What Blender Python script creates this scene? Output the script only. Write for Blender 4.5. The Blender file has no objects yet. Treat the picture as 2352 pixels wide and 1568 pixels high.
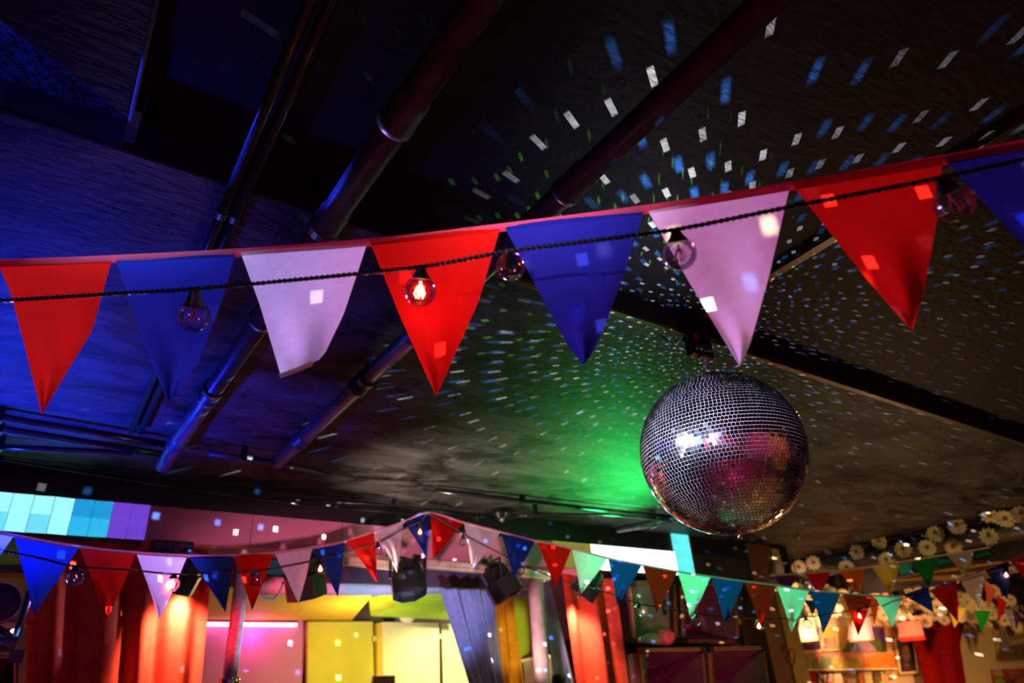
import bpy, math, random
from mathutils import Vector, Matrix
random.seed(7)
SC = bpy.context.scene
COL = SC.collection
PI = math.pi
# ------------------------------------------------------------------ camera
F = 1568.0                       # 24 mm on a 36 mm frame, 2352 px wide
CAM = Vector((0, 0, 1.62))
P_, Y_, R_ = math.radians(28.61), math.radians(35.7), math.radians(-4.07)
fw = Vector((math.sin(Y_)*math.cos(P_), math.cos(Y_)*math.cos(P_), math.sin(P_)))
r0 = fw.cross(Vector((0, 0, 1))).normalized()
u0 = r0.cross(fw)
rt = r0*math.cos(R_) + u0*math.sin(R_)
up = -r0*math.sin(R_) + u0*math.cos(R_)
cam_d = bpy.data.cameras.new('camera'); cam = bpy.data.objects.new('camera', cam_d); COL.objects.link(cam)
cam_d.lens = 24; cam_d.sensor_width = 36; cam_d.clip_start = .02; cam_d.clip_end = 60
cam.matrix_world = Matrix(((rt.x, up.x, -fw.x, CAM.x), (rt.y, up.y, -fw.y, CAM.y), (rt.z, up.z, -fw.z, CAM.z), (0, 0, 0, 1)))
cam_d.dof.use_dof = True; cam_d.dof.focus_distance = 1.5; cam_d.dof.aperture_fstop = 3.0
SC.camera = cam
def ray(x, y): return fw + rt*((x-1176)/F) - up*((y-784)/F)
def D(x, y, d): return CAM + ray(x, y)*d                       # at camera depth d
def PY(x, y, Y): r = ray(x, y); return CAM + r*(Y/r.y)         # on the upright plane Y
def PX(x, y, X): r = ray(x, y); return CAM + r*(X/r.x)
def PZ(x, y, z): r = ray(x, y); return CAM + r*((z-CAM.z)/r.z) # on the level plane z
H = 2.70                         # lower (far) ceiling
HN = 2.775                       # upper (near) ceiling
YS = 1.29                        # the step between them
YB = 3.50                        # face of the stage opening
# ------------------------------------------------------------------ materials
def lin(v):
    v /= 255.0
    return v/12.92 if v <= .04045 else ((v+.055)/1.055)**2.4
def C(r, g, b): return (lin(r), lin(g), lin(b), 1)
MATS = {}
def newmat(name):
    m = bpy.data.materials.new(name); m.use_nodes = True
    nt = m.node_tree; nt.nodes.clear()
    out = nt.nodes.new('ShaderNodeOutputMaterial')
    return m, nt, out
def noisecol(nt, col, amt, scale, detail=4):
    tc = nt.nodes.new('ShaderNodeTexCoord'); nz = nt.nodes.new('ShaderNodeTexNoise')
    nz.inputs['Scale'].default_value = scale; nz.inputs['Detail'].default_value = detail
    nt.links.new(tc.outputs['Object'], nz.inputs['Vector'])
    rp = nt.nodes.new('ShaderNodeValToRGB')
    lo = tuple(c*(1-amt) for c in col[:3])+(1,); hi = tuple(min(1, c*(1+amt)) for c in col[:3])+(1,)
    rp.color_ramp.elements[0].position = .3; rp.color_ramp.elements[1].position = .7
    rp.color_ramp.elements[0].color = lo; rp.color_ramp.elements[1].color = hi
    nt.links.new(nz.outputs['Fac'], rp.inputs['Fac'])
    return rp.outputs['Color'], nz.outputs['Fac'], tc
def mat(name, col, rough=.6, metal=0., amt=.15, scale=12, bump=0., spec=.5):
    if name in MATS: return MATS[name]
    m, nt, out = newmat(name)
    b = nt.nodes.new('ShaderNodeBsdfPrincipled')
    c, fac, tc = noisecol(nt, col, amt, scale)
    nt.links.new(c, b.inputs['Base Color'])
    b.inputs['Roughness'].default_value = rough; b.inputs['Metallic'].default_value = metal
    b.inputs['Specular IOR Level'].default_value = spec
    if bump:
        bp = nt.nodes.new('ShaderNodeBump'); bp.inputs['Strength'].default_value = bump; bp.inputs['Distance'].default_value = .01
        nt.links.new(fac, bp.inputs['Height']); nt.links.new(bp.outputs[0], b.inputs['Normal'])
    nt.links.new(b.outputs[0], out.inputs[0])
    MATS[name] = m; return m
def cloth(name, col, trans=.4, amt=.05, scale=60, see=0.):
    if name in MATS: return MATS[name]
    m, nt, out = newmat(name)
    c, fac, tc = noisecol(nt, col, amt, scale, 2)
    d = nt.nodes.new('ShaderNodeBsdfDiffuse'); t = nt.nodes.new('ShaderNodeBsdfTranslucent'); mx = nt.nodes.new('ShaderNodeMixShader')
    nt.links.new(c, d.inputs[0]); nt.links.new(c, t.inputs[0])
    mx.inputs[0].default_value = trans
    nt.links.new(d.outputs[0], mx.inputs[1]); nt.links.new(t.outputs[0], mx.inputs[2])
    last = mx.outputs[0]
    if see:
        tr = nt.nodes.new('ShaderNodeBsdfTransparent'); m2 = nt.nodes.new('ShaderNodeMixShader'); m2.inputs[0].default_value = see
        tr.inputs[0].default_value = tuple(min(1, .35+c_) for c_ in col[:3])+(1,)
        nt.links.new(last, m2.inputs[1]); nt.links.new(tr.outputs[0], m2.inputs[2]); last = m2.outputs[0]
    nt.links.new(last, out.inputs[0])
    MATS[name] = m; return m
def emit(name, col, s, amt=.12, scale=25, samp=1):
    if name in MATS: return MATS[name]
    m, nt, out = newmat(name)
    c, fac, tc = noisecol(nt, col, amt, scale)
    e = nt.nodes.new('ShaderNodeEmission'); e.inputs[1].default_value = s
    nt.links.new(c, e.inputs[0]); nt.links.new(e.outputs[0], out.inputs[0])
    if samp == 0: m.cycles.emission_sampling = 'NONE'
    MATS[name] = m; return m
def glassmat(name='thin_clear_glass'):
    if name in MATS: return MATS[name]
    m, nt, out = newmat(name)
    tr = nt.nodes.new('ShaderNodeBsdfTransparent'); gl = nt.nodes.new('ShaderNodeBsdfGlossy'); mx = nt.nodes.new('ShaderNodeMixShader')
    gl.inputs['Roughness'].default_value = .02
    tr.inputs[0].default_value = (.93, .9, .95, 1)
    lw = nt.nodes.new('ShaderNodeLayerWeight'); lw.inputs[0].default_value = .35
    mp = nt.nodes.new('ShaderNodeMapRange'); mp.inputs[3].default_value = .05; mp.inputs[4].default_value = .75
    nt.links.new(lw.outputs['Fresnel'], mp.inputs[0]); nt.links.new(mp.outputs[0], mx.inputs[0])
    nt.links.new(tr.outputs[0], mx.inputs[1]); nt.links.new(gl.outputs[0], mx.inputs[2]); nt.links.new(mx.outputs[0], out.inputs[0])
    MATS[name] = m; return m
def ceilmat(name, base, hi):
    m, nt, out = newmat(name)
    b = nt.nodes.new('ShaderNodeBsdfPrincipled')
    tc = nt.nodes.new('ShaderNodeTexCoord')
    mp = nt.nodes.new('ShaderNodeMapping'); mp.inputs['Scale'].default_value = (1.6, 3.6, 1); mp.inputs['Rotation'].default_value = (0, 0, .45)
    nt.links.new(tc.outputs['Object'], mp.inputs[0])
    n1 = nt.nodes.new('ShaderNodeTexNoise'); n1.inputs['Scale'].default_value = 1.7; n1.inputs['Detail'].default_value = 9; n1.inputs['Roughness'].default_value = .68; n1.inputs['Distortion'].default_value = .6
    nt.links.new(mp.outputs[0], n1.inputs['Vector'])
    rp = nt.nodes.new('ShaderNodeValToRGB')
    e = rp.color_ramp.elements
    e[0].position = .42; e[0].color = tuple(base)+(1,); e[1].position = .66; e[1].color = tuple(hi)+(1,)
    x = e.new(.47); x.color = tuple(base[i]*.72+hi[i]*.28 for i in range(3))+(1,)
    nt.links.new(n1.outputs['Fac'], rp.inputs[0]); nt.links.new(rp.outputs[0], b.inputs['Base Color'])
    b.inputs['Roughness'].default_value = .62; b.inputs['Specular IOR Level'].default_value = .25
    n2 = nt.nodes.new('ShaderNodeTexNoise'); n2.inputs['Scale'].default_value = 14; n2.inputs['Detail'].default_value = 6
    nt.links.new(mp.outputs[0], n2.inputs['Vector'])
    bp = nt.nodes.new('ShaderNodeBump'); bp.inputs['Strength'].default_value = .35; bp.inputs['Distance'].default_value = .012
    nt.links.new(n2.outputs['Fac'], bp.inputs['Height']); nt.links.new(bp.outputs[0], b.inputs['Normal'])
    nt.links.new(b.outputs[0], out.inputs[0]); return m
# ------------------------------------------------------------------ mesh builder
class MB:
    def __init__(s): s.v = []; s.f = []
    def add(s, vs, fs):
        n = len(s.v); s.v += [Vector(v) for v in vs]; s.f += [tuple(i+n for i in f) for f in fs]; return s
    def box(s, lo, hi, M=None):
        x0, y0, z0 = lo; x1, y1, z1 = hi
        vs = [Vector(p) for p in ((x0,y0,z0),(x1,y0,z0),(x1,y1,z0),(x0,y1,z0),(x0,y0,z1),(x1,y0,z1),(x1,y1,z1),(x0,y1,z1))]
        if M is not None: vs = [M @ v for v in vs]
        return s.add(vs, [(3,2,1,0),(4,5,6,7),(0,1,5,4),(1,2,6,5),(2,3,7,6),(3,0,4,7)])
    def prism(s, pts, vec):
        n = len(pts); vec = Vector(vec)
        vs = [Vector(p) for p in pts]+[Vector(p)+vec for p in pts]
        fs = [tuple(range(n-1, -1, -1)), tuple(range(n, 2*n))]+[(i, (i+1) % n, n+(i+1) % n, n+i) for i in range(n)]
        return s.add(vs, fs)
    def tube(s, path, rad, seg=8, caps=True, closed=False):
        path = [Vector(p) for p in path]; n = len(path)
        rads = rad if isinstance(rad, (list, tuple)) else [rad]*n
        t = (path[1]-path[0]).normalized()
        a = t.orthogonal().normalized(); vs = []
        for i in range(n):
            if closed: t2 = (path[(i+1) % n]-path[i-1]).normalized()
            else: t2 = (path[min(i+1, n-1)]-path[max(i-1, 0)]).normalized()
            a = (a - t2*a.dot(t2))
            if a.length < 1e-6: a = t2.orthogonal()
            a.normalize(); b = t2.cross(a)
            for k in range(seg):
                w = 2*PI*k/seg
                vs.append(path[i]+(a*math.cos(w)+b*math.sin(w))*rads[i])
        fs = []
        for i in range(n if closed else n-1):
            j = (i+1) % n
            for k in range(seg):
                k2 = (k+1) % seg
                fs.append((i*seg+k, i*seg+k2, j*seg+k2, j*seg+k))
        if caps and not closed:
            fs.append(tuple(range(seg-1, -1, -1))); fs.append(tuple((n-1)*seg+k for k in range(seg)))
        return s.add(vs, fs)
    def lathe(s, prof, org, axis, seg=24):
        org = Vector(org); ax = Vector(axis).normalized(); a = ax.orthogonal().normalized(); b = ax.cross(a); vs = []
        for r, h in prof:
            for k in range(seg):
                w = 2*PI*k/seg; vs.append(org+ax*h+(a*math.cos(w)+b*math.sin(w))*r)
        fs = []
        for i in range(len(prof)-1):
            for k in range(seg):
                k2 = (k+1) % seg; fs.append((i*seg+k, i*seg+k2, (i+1)*seg+k2, (i+1)*seg+k))
        return s.add(vs, fs)
    def sphere(s, c, r, nu=24, nv=14, sc=(1, 1, 1)):
        c = Vector(c); vs = [c+Vector((0, 0, -r*sc[2]))]
        for i in range(1, nv):
            th = -PI/2+PI*i/nv
            for k in range(nu):
                w = 2*PI*k/nu
                vs.append(c+Vector((r*sc[0]*math.cos(th)*math.cos(w), r*sc[1]*math.cos(th)*math.sin(w), r*sc[2]*math.sin(th))))
        vs.append(c+Vector((0, 0, r*sc[2]))); fs = []
        for k in range(nu):
            fs.append((0, 1+(k+1) % nu, 1+k))
            fs.append((len(vs)-1, 1+(nv-2)*nu+k, 1+(nv-2)*nu+(k+1) % nu))
        for i in range(nv-2):
            for k in range(nu):
                k2 = (k+1) % nu; fs.append((1+i*nu+k, 1+i*nu+k2, 1+(i+1)*nu+k2, 1+(i+1)*nu+k))
        return s.add(vs, fs)
    def grid(s, fn, nu, nv):
        vs = [fn(i/nu, j/nv) for j in range(nv+1) for i in range(nu+1)]
        fs = [(j*(nu+1)+i, j*(nu+1)+i+1, (j+1)*(nu+1)+i+1, (j+1)*(nu+1)+i) for j in range(nv) for i in range(nu)]
        return s.add(vs, fs)
    def obj(s, name, m, parent=None, smooth=False, label=None, origin=None):
        lo = Vector([min(v[i] for v in s.v) for i in range(3)]); hi = Vector([max(v[i] for v in s.v) for i in range(3)])
        o0 = Vector(origin) if origin is not None else Vector(((lo.x+hi.x)/2, (lo.y+hi.y)/2, lo.z))
        me = bpy.data.meshes.new(name); me.from_pydata([v-o0 for v in s.v], [], s.f)
        if smooth: me.polygons.foreach_set('use_smooth', [True]*len(me.polygons))
        me.materials.append(m); me.update()
        o = bpy.data.objects.new(name, me); COL.objects.link(o)
        if parent is not None:
            o.parent = parent; o.location = o0 - wpos(parent)
        else: o.location = o0
        if label: o['label'] = label
        return o
def wpos(o):
    p = Vector(o.location)
    while o.parent is not None: o = o.parent; p += Vector(o.location)
    return p
def thing(name, loc, label, cat, group=None):
    o = bpy.data.objects.new(name, None); o.empty_display_size = .05; COL.objects.link(o); o.location = loc
    return tag(o, label, cat, group)
def tag(o, label, cat, group=None):
    o['label'] = label; o['category'] = cat
    if group: o['group'] = group
    return o
def struct(o): o['kind'] = 'structure'; return o
def lerp(a, b, t): return a+(b-a)*t
def interp(kn, x):
    if x <= kn[0][0]: return kn[0][1]
    for (x0, y0), (x1, y1) in zip(kn, kn[1:]):
        if x <= x1: return y0+(y1-y0)*(x-x0)/(x1-x0)
    return kn[-1][1]
def smoothpath(pts, n=10):
    pts = [Vector(p) for p in pts]; out = []
    for i in range(len(pts)-1):
        p0 = pts[max(i-1, 0)]; p1 = pts[i]; p2 = pts[i+1]; p3 = pts[min(i+2, len(pts)-1)]
        for k in range(n):
            t = k/n
            out.append(.5*((2*p1)+(p2-p0)*t+(2*p0-5*p1+4*p2-p3)*t*t+(3*p1-p0-3*p2+p3)*t**3))
    out.append(pts[-1]); return out
def textmesh(txt, size, m, name, parent, origin, right, upv, depth=.002):
    cu = bpy.data.curves.new(name, 'FONT'); cu.body = txt; cu.size = size; cu.extrude = depth; cu.align_x = 'CENTER'
    tmp = bpy.data.objects.new('tmp', cu); COL.objects.link(tmp)
    dg = bpy.context.evaluated_depsgraph_get(); dg.update()
    me = bpy.data.meshes.new_from_object(tmp.evaluated_get(dg)); bpy.data.objects.remove(tmp)
    right = Vector(right).normalized(); upv = Vector(upv).normalized(); n = right.cross(upv)
    for v in me.vertices:
        c = v.co.copy(); v.co = right*c.x+upv*c.y+n*c.z
    me.materials.clear(); me.materials.append(m)
    o = bpy.data.objects.new(name, me); COL.objects.link(o); o.parent = parent; o.location = Vector(origin)-wpos(parent); return o
# palette
M_black = mat('black_metal', (.012, .012, .014, 1), .35, 0, .2, 30)
M_rubber = mat('black_rubber', (.008, .008, .009, 1), .5, 0, .2, 40)
M_pipe = mat('dark_painted_pipe', (.058, .055, .075, 1), .34, 0, .45, 16, .15)
M_cond = mat('black_gloss_conduit', (.02, .02, .022, 1), .16, 0, .2, 20)
M_dark = mat('dark_wall_paint', (.022, .02, .024, 1), .6, 0, .4, 5, .1)
M_chrome = mat('chrome', (.8, .8, .82, 1), .08, 1, .05, 20)
M_glass = glassmat()
# ------------------------------------------------------------------ room shell
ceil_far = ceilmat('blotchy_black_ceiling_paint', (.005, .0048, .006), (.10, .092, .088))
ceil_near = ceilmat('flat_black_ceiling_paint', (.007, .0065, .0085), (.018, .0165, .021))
XL, XR, YN, YF = -4.2, 11.2, -3.6, 7.0
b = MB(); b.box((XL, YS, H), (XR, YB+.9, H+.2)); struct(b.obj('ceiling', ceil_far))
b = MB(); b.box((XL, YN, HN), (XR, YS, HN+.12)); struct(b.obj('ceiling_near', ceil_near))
b = MB(); b.box((XL, YN, -.1), (XR, YF, 0)); struct(b.obj('floor', mat('worn_dark_floor', (.09, .05, .05, 1), .45, 0, .4, 4)))
M_wallr = mat('maroon_wall_paint', (.17, .03, .06, 1), .7, 0, .3, 3)
b = MB(); b.box((XL, YN-.1, 0), (XR, YN, HN+.1)); struct(b.obj('wall_front', M_wallr))
b = MB(); b.box((XL-.1, YN, 0), (XL, YF, HN+.1)); struct(b.obj('wall_left', M_wallr))
b = MB(); b.box((XR, YN, 0), (XR+.1, YF, HN+.1)); struct(b.obj('wall_right', M_wallr))
M_oak = mat('dark_varnished_strip', (.10, .06, .022, 1), .35, 0, .3, 30)
# the edge strip along the step and the batten that runs from the mount towards the camera
M_step = mat('sooty_black_paint', (.006, .006, .007, 1), .7, 0, .3, 10)
b = MB(); b.box((XL, YS-.004, H+.004), (XR, YS-.0005, HN)); struct(b.obj('trim_3', M_step))
b = MB(); b.box((.86, YS-.004, H-.008), (XR, YS+.018, H+.003)); struct(b.obj('trim_1', M_oak))
b = MB(); b.box((XL, YS-.004, H-.004), (.86, YS+.003, H+.003)); struct(b.obj('trim_4', M_cond))
b = MB(); b.box((1.69, -.4, HN-.018), (1.722, YS-.02, HN)); struct(b.obj('trim_2', M_oak))
# header above the stage opening
zt, zf, zb = H, PY(0, 1131, YB).z, CAM.z+.79
b = MB(); b.box((XL, YB, zf), (5.15, YB+.25, H)); struct(b.obj('wall_stage_header', mat('black_header_paint', (.005, .0045, .006, 1), .5, 0, .3, 5)))
M_fascia = mat('dusty_pink_fascia', (.72, .30, .40, 1), .75, 0, .12, 6)
b = MB()
xs = [.40, .86, 1.32, 1.78, 2.24, 2.70, 3.10]
for x0, x1 in zip(xs, xs[1:]): b.box((x0, YB-.012, zb), (x1-.003, YB+.2, zf-.001))
struct(b.obj('wall_stage_fascia', M_fascia))
b = MB(); b.box((XL, YB+.01, zb+.02), (.40, YB+.2, zf)); b.box((3.1, YB+.01, zb+.02), (4.9, YB+.2, zf)); struct(b.obj('wall_stage_backing', M_dark))
# side wall pieces of the stage opening and stage interior
b = MB(); b.box((XL, YB+.35, 0), (-.16, YB+.5, zb+.1)); struct(b.obj('wall_stage_left', M_dark))
b = MB(); b.box((3.0, YB+.65, 0), (5.15, YB+.8, H)); struct(b.obj('wall_stage_right', mat('dark_brown_wall', (.06, .022, .02, 1), .7, 0, .3, 4)))
YK = 6.0
M_pinkwall = mat('pale_lilac_wall', (.58, .20, .40, 1), .7, 0, .08, 3)
b = MB(); b.box((-2.2, YK, 0), (PY(704, 1430, YK).x, YK+.1, 3.4)); struct(b.obj('wall_back', M_pinkwall))
b = MB(); b.box((PY(704, 1430, YK).x, YK+.04, 0), (5.4, YK+.14, 3.4)); struct(b.obj('wall_back_dark', mat('dark_umber_wall', (.05, .025, .015, 1), .7, 0, .2, 4)))
b = MB(); b.box((XL, YB+.9, 3.0), (5.4, YF, 3.1)); struct(b.obj('ceiling_stage', M_dark))
# ------------------------------------------------------------------ things on the ceiling
t = thing('light_cut_board', (-.55, .95, HN-.1), 'dark board added under the ceiling to cut the blue light at the upper left corner', 'light blocker')  # invented board, shapes the blue light on the ceiling into a triangle
A_, B_, C_ = PZ(0, 45, H+.005), PZ(300, 275, H+.005), PZ(350, 0, H+.005)
poly = [Vector((-1.9, A_.y-(B_.y-A_.y)/(B_.x-A_.x)*(A_.x+1.9), H+.005)), B_, Vector((C_.x, .2, H+.005)), Vector((-1.9, .2, H+.005))]
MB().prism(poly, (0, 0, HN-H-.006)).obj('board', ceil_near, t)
MB().box((B_.x-.004, B_.y-.03, H+.005), (B_.x+.016, YS-.0045, HN-.001)).obj('light_stop', M_step, t)  # added to stop the blue light from passing the board's corner
MB().tube([poly[1]+Vector((0, 0, -.002)), poly[2]+Vector((0, 0, -.002))], .004, 6).obj('edge_strip', M_dark, t)
def pipe(name, p0, p1, rad, m, label, couplings=(), clips=(), bend=None):
    p0 = Vector(p0); p1 = Vector(p1); t = thing(name, (p0+p1)/2, label, 'pipe')
    path = [p0, p1]+([Vector(q) for q in bend] if bend else [])
    MB().tube(path, rad, 20).obj('tube', m, t, True)
    for c in couplings:
        q = lerp(p0, p1, c); d = (p1-p0).normalized()
        mb = MB(); mb.lathe([(rad*1.0, -.055), (rad*1.13, -.05), (rad*1.13, .012), (rad*1.22, .015), (rad*1.22, .032), (rad*1.0, .036)], q, d, 20)
        mb.obj('coupling', m, t, True)
    for c in clips:
        q = lerp(p0, p1, c); d = (p1-p0).normalized()
        mb = MB(); mb.lathe([(rad*1.02, -.012), (rad*1.25, -.012), (rad*1.25, .012), (rad*1.02, .012)], q, d, 20)
        mb.box((q.x-.006, q.y-.01, q.z+rad*1.1), (q.x+.006, q.y+.01, H if q.y > YS else HN))
        mb.obj('clip', M_black, t)
    return t
zp = H-.05
def Xat(px, py_, z): return PZ(px, py_, z).x
# fat drain pipe
a = PZ(1105, 0, zp); c = PZ(403, 1022, zp); a2 = a+(a-c).normalized()*.5
L = (c-a2).length
def frac(px, py_, z=zp): return (PZ(px, py_, z)-a2).dot((c-a2).normalized())/L
elb = [c+Vector((-.005, .07, -.02)), c+Vector((-.01, .16, -.04))]
pipe('drain_pipe', a2, c, .031, M_pipe, 'fat dark pipe under the ceiling crossing behind the white front flag', [frac(905, 258), frac(742, 505), frac(600, 722), frac(478, 905), .985], [frac(735, 520), frac(480, 890)], elb)
a = PZ(1760, 8, zp); c = PZ(637, 1062, zp); a2 = a+(a-c).normalized()*.4; L = (c-a2).length
pipe('drain_pipe', a2, c, .029, M_pipe, 'fat dark pipe under the ceiling ending below the red flag with the lit bulb', [frac(1310, 425), frac(815, 880), frac(690, 1010)], [frac(930, 760), frac(830, 865)])
for dx, lab in ((0, 'glossy black conduit with a green glint along the ceiling, right one of the pair'), (-.03, 'glossy black conduit along the ceiling, left one of the pair')):
    a = PZ(762, 0, H-.025); c = PZ(322, 992, H-.025); a2 = a+(a-c).normalized()*.5; L = (c-a2).length
    a2 = a2+Vector((dx, 0, 0)); c = c+Vector((dx, 0, 0))
    pipe('conduit', a2, c, .0115, M_cond, lab, [], [frac(546, 500, H-.025)])
def hpipe(name, pts, rad, m, label, z=None, Y=None):
    ps = [PZ(x, y, z) if Y is None else PY(x, y, Y) for x, y in pts]
    t = thing(name, sum(ps, Vector())/len(ps), label, 'pipe')
    MB().tube(ps, rad, 12).obj('tube', m, t, True)
    mb = MB()
    q = lerp(ps[0], ps[1], .5) if len(ps) == 2 else ps[1]
    mb.box((q.x-.01, q.y-rad*1.3, q.z-rad*1.3), (q.x+.01, q.y+rad*1.3, H)); mb.obj('clip', M_black, t)
    return t
hpipe('conduit', [(-260, 912), (0, 958), (390, 1022)], .014, M_cond, 'black conduit crossing under the blue lit ceiling, farthest from the stage', H-.035)
hpipe('conduit', [(-260, 940), (0, 984), (395, 1046)], .014, M_cond, 'black conduit crossing under the blue lit ceiling, middle one of three', H-.035)
hpipe('conduit', [(-260, 1012), (0, 1026), (305, 1040)], .012, M_cond, 'black conduit slanting to meet the middle one under the blue ceiling', H-.045)
hpipe('cable_run', [(-260, 1012), (0, 1054), (285, 1100), (500, 1133), (700, 1160), (985, 1183)], .006, M_cond, 'thin black cable along the ceiling edge above the pink fascia', None, 3.43)
hpipe('conduit', [(640, 1146), (905, 1160), (1140, 1192)], .005, M_cond, 'thin pale lit cable meeting the small ceiling fitting above the bunting peak', None, 3.40)
hpipe('cable_run', [(1165, 1190), (1230, 1180), (1380, 1181), (1450, 1186), (1560, 1198)], .007, M_cond, 'black cable lit green under the ceiling left of the mirror ball', H-.07)
hpipe('conduit', [(1000, 1126), (1200, 1150), (1380, 1170), (1560, 1188)], .012, M_cond, 'black conduit along the green lit end of the ceiling', H-.03)
hpipe('drain_pipe', [(1418, 1216), (1500, 1201), (1560, 1190)], .022, M_pipe, 'short pale green lit pipe stub left of the mirror ball', H-.06)
hpipe('conduit', [(480, 1040), (560, 1052), (640, 1062), (760, 1092)], .012, M_pipe, 'dark conduit joining the foot of the two fat pipes', H-.05)
q = PZ(1150, 1180, H-.03)
t = thing('lamp_fitting', q, 'small dark ceiling fitting with a glass lens right of the bunting peak', 'ceiling lamp')
MB().lathe([(.001, .03), (.045, .03), (.05, 0), (.03, -.03), (.001, -.03)], q, (0, 0, 1), 16).obj('housing', M_black, t)
MB().sphere(q+Vector((0, -.01, -.035)), .022, 14, 10).obj('lens', M_glass, t, True)
MB().sphere(q+Vector((0, -.01, -.035)), .012, 10, 8).obj('lamp', mat('pearl_lamp', (.6, .7, .7, 1), .2), t, True)
# ------------------------------------------------------------------ mirror ball
BC = CAM+Vector((.7593, .5783, .3002)).normalized()*2.232 + Vector((0, 0, 0))
BC = CAM + ray(1658, 1037).normalized()*2.232
BR = .25
ball = thing('mirror_ball', BC-Vector((0, 0, BR)), 'large silver mirror ball hanging under the ceiling, covered in small square mirrors', 'mirror ball')
M_grout = mat('pale_grey_grout', (.80, .78, .82, 1), .55, 0, .15, 80)
core = MB().sphere(BC, BR-.0022, 96, 64).obj('core', M_grout, ball, True)
mb = MB(); NR = 70; dl = PI/NR; rnd = random.Random(3)
for i in range(NR):
    la = -PI/2+(i+.5)*dl; n = max(3, round(2*PI*math.cos(la)/dl)); off = rnd.random()
    for k in range(n):
        ph = 2*PI*(k+off)/n
        nrm = Vector((math.cos(la)*math.cos(ph), math.cos(la)*math.sin(ph), math.sin(la)))
        e = Vector((-math.sin(ph), math.cos(ph), 0)); g = nrm.cross(e)
        s_ = .022 if rnd.random() < .85 else .075
        nt_ = (nrm+e*rnd.gauss(0, s_)+g*rnd.gauss(0, s_)).normalized()
        e = (e-nt_*e.dot(nt_)).normalized(); g = nt_.cross(e)
        w = BR*math.cos(la)*2*PI/n*.44; h = BR*dl*.44; c_ = BC+nrm*BR
        w = min(w, BR*dl*.5)
        p = [c_+e*(sx*w)+g*(sy*h) for sx, sy in ((-1, -1), (1, -1), (1, 1), (-1, 1))]
        q = [v-nrm*.003 for v in p]
        mb.add(p+q, [(0, 1, 2, 3), (0, 4, 5, 1), (1, 5, 6, 2), (2, 6, 7, 3), (3, 7, 4, 0)])
M_mir = mat('mirror_glass', (.88, .87, .9, 1), .085, 1, .03, 8)
tiles = mb.obj('mirror_tiles', M_mir, ball)
top = BC+Vector((0, 0, BR))
MB().lathe([(.001, .012), (.022, .012), (.026, .002), (.026, -.006)], top, (0, 0, 1), 20).obj('top_cap', M_chrome, ball, True)
MB().tube([top+Vector((0, 0, .008)), top+Vector((0, 0, .04))], .0035, 10).obj('hanging_rod', M_chrome, ball, True)
bt = BC-Vector((0, 0, BR))
mb = MB(); mb.lathe([(.001, -.016), (.006, -.014), (.007, -.008), (.004, -.004), (.012, 0), (.014, .005)], bt, (0, 0, 1), 16); mb.obj('bottom_stud', M_chrome, ball, True)
ringc = top+Vector((0, 0, .055))
mo = Vector((BC.x, BC.y, H+.0))
mot = thing('ball_motor', mo-Vector((0, 0, .075)), 'black motor bracket holding the mirror ball at the ceiling beam', 'ball motor')
MB().lathe([(.001, -.068), (.036, -.066), (.04, -.055), (.04, -.012), (.03, -.004), (.001, -.004)], mo, (0, 0, 1), 24).obj('motor_body', M_black, mot, True)
mb = MB()
for sx in (-1, 1):
    mb.box((mo.x+sx*.05-.002, mo.y-.014, mo.z-.078), (mo.x+sx*.05+.002, mo.y+.014, mo.z))
mb.box((mo.x-.05, mo.y-.014, mo.z-.08), (mo.x+.05, mo.y+.014, mo.z-.076))
mb.box((mo.x-.075, mo.y-.02, mo.z-.005), (mo.x+.075, mo.y+.02, mo.z+.002))
mb.obj('bracket', M_cond, mot)
mb = MB(); mb.lathe([(.001, -.1), (.007, -.1), (.007, -.088), (.012, -.086), (.012, -.078), (.001, -.078)], mo, (0, 0, 1), 14); mb.obj('shaft', M_chrome, mot, True)
rc = Vector((mo.x, mo.y, (top.z+.04+mo.z-.1)/2)); rr = max(.012, (mo.z-.1-(top.z+.04))/2+.004)
mb = MB(); mb.tube([rc+(rt*math.cos(w)+Vector((0, 0, 1))*math.sin(w))*rr for w in [2*PI*k/24 for k in range(24)]], .0022, 8, closed=True); mb.obj('split_ring', M_chrome, mot, True)
mb = MB(); mb.tube([mo+Vector((-.045, 0, -.03)), mo+Vector((-.07, .02, -.02)), mo+Vector((-.09, .03, -.035)), mo+Vector((-.12, .05, -.004))], .004, 6); mb.obj('power_lead', M_rubber, mot, True)
mb = MB(); mb.box((mo.x-.046, mo.y-.03, mo.z-.034), (mo.x-.02, mo.y-.02, mo.z-.014)); mb.obj('terminal_cover', mat('red_plastic', (.5, .06, .05, 1), .3), mot)
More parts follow.
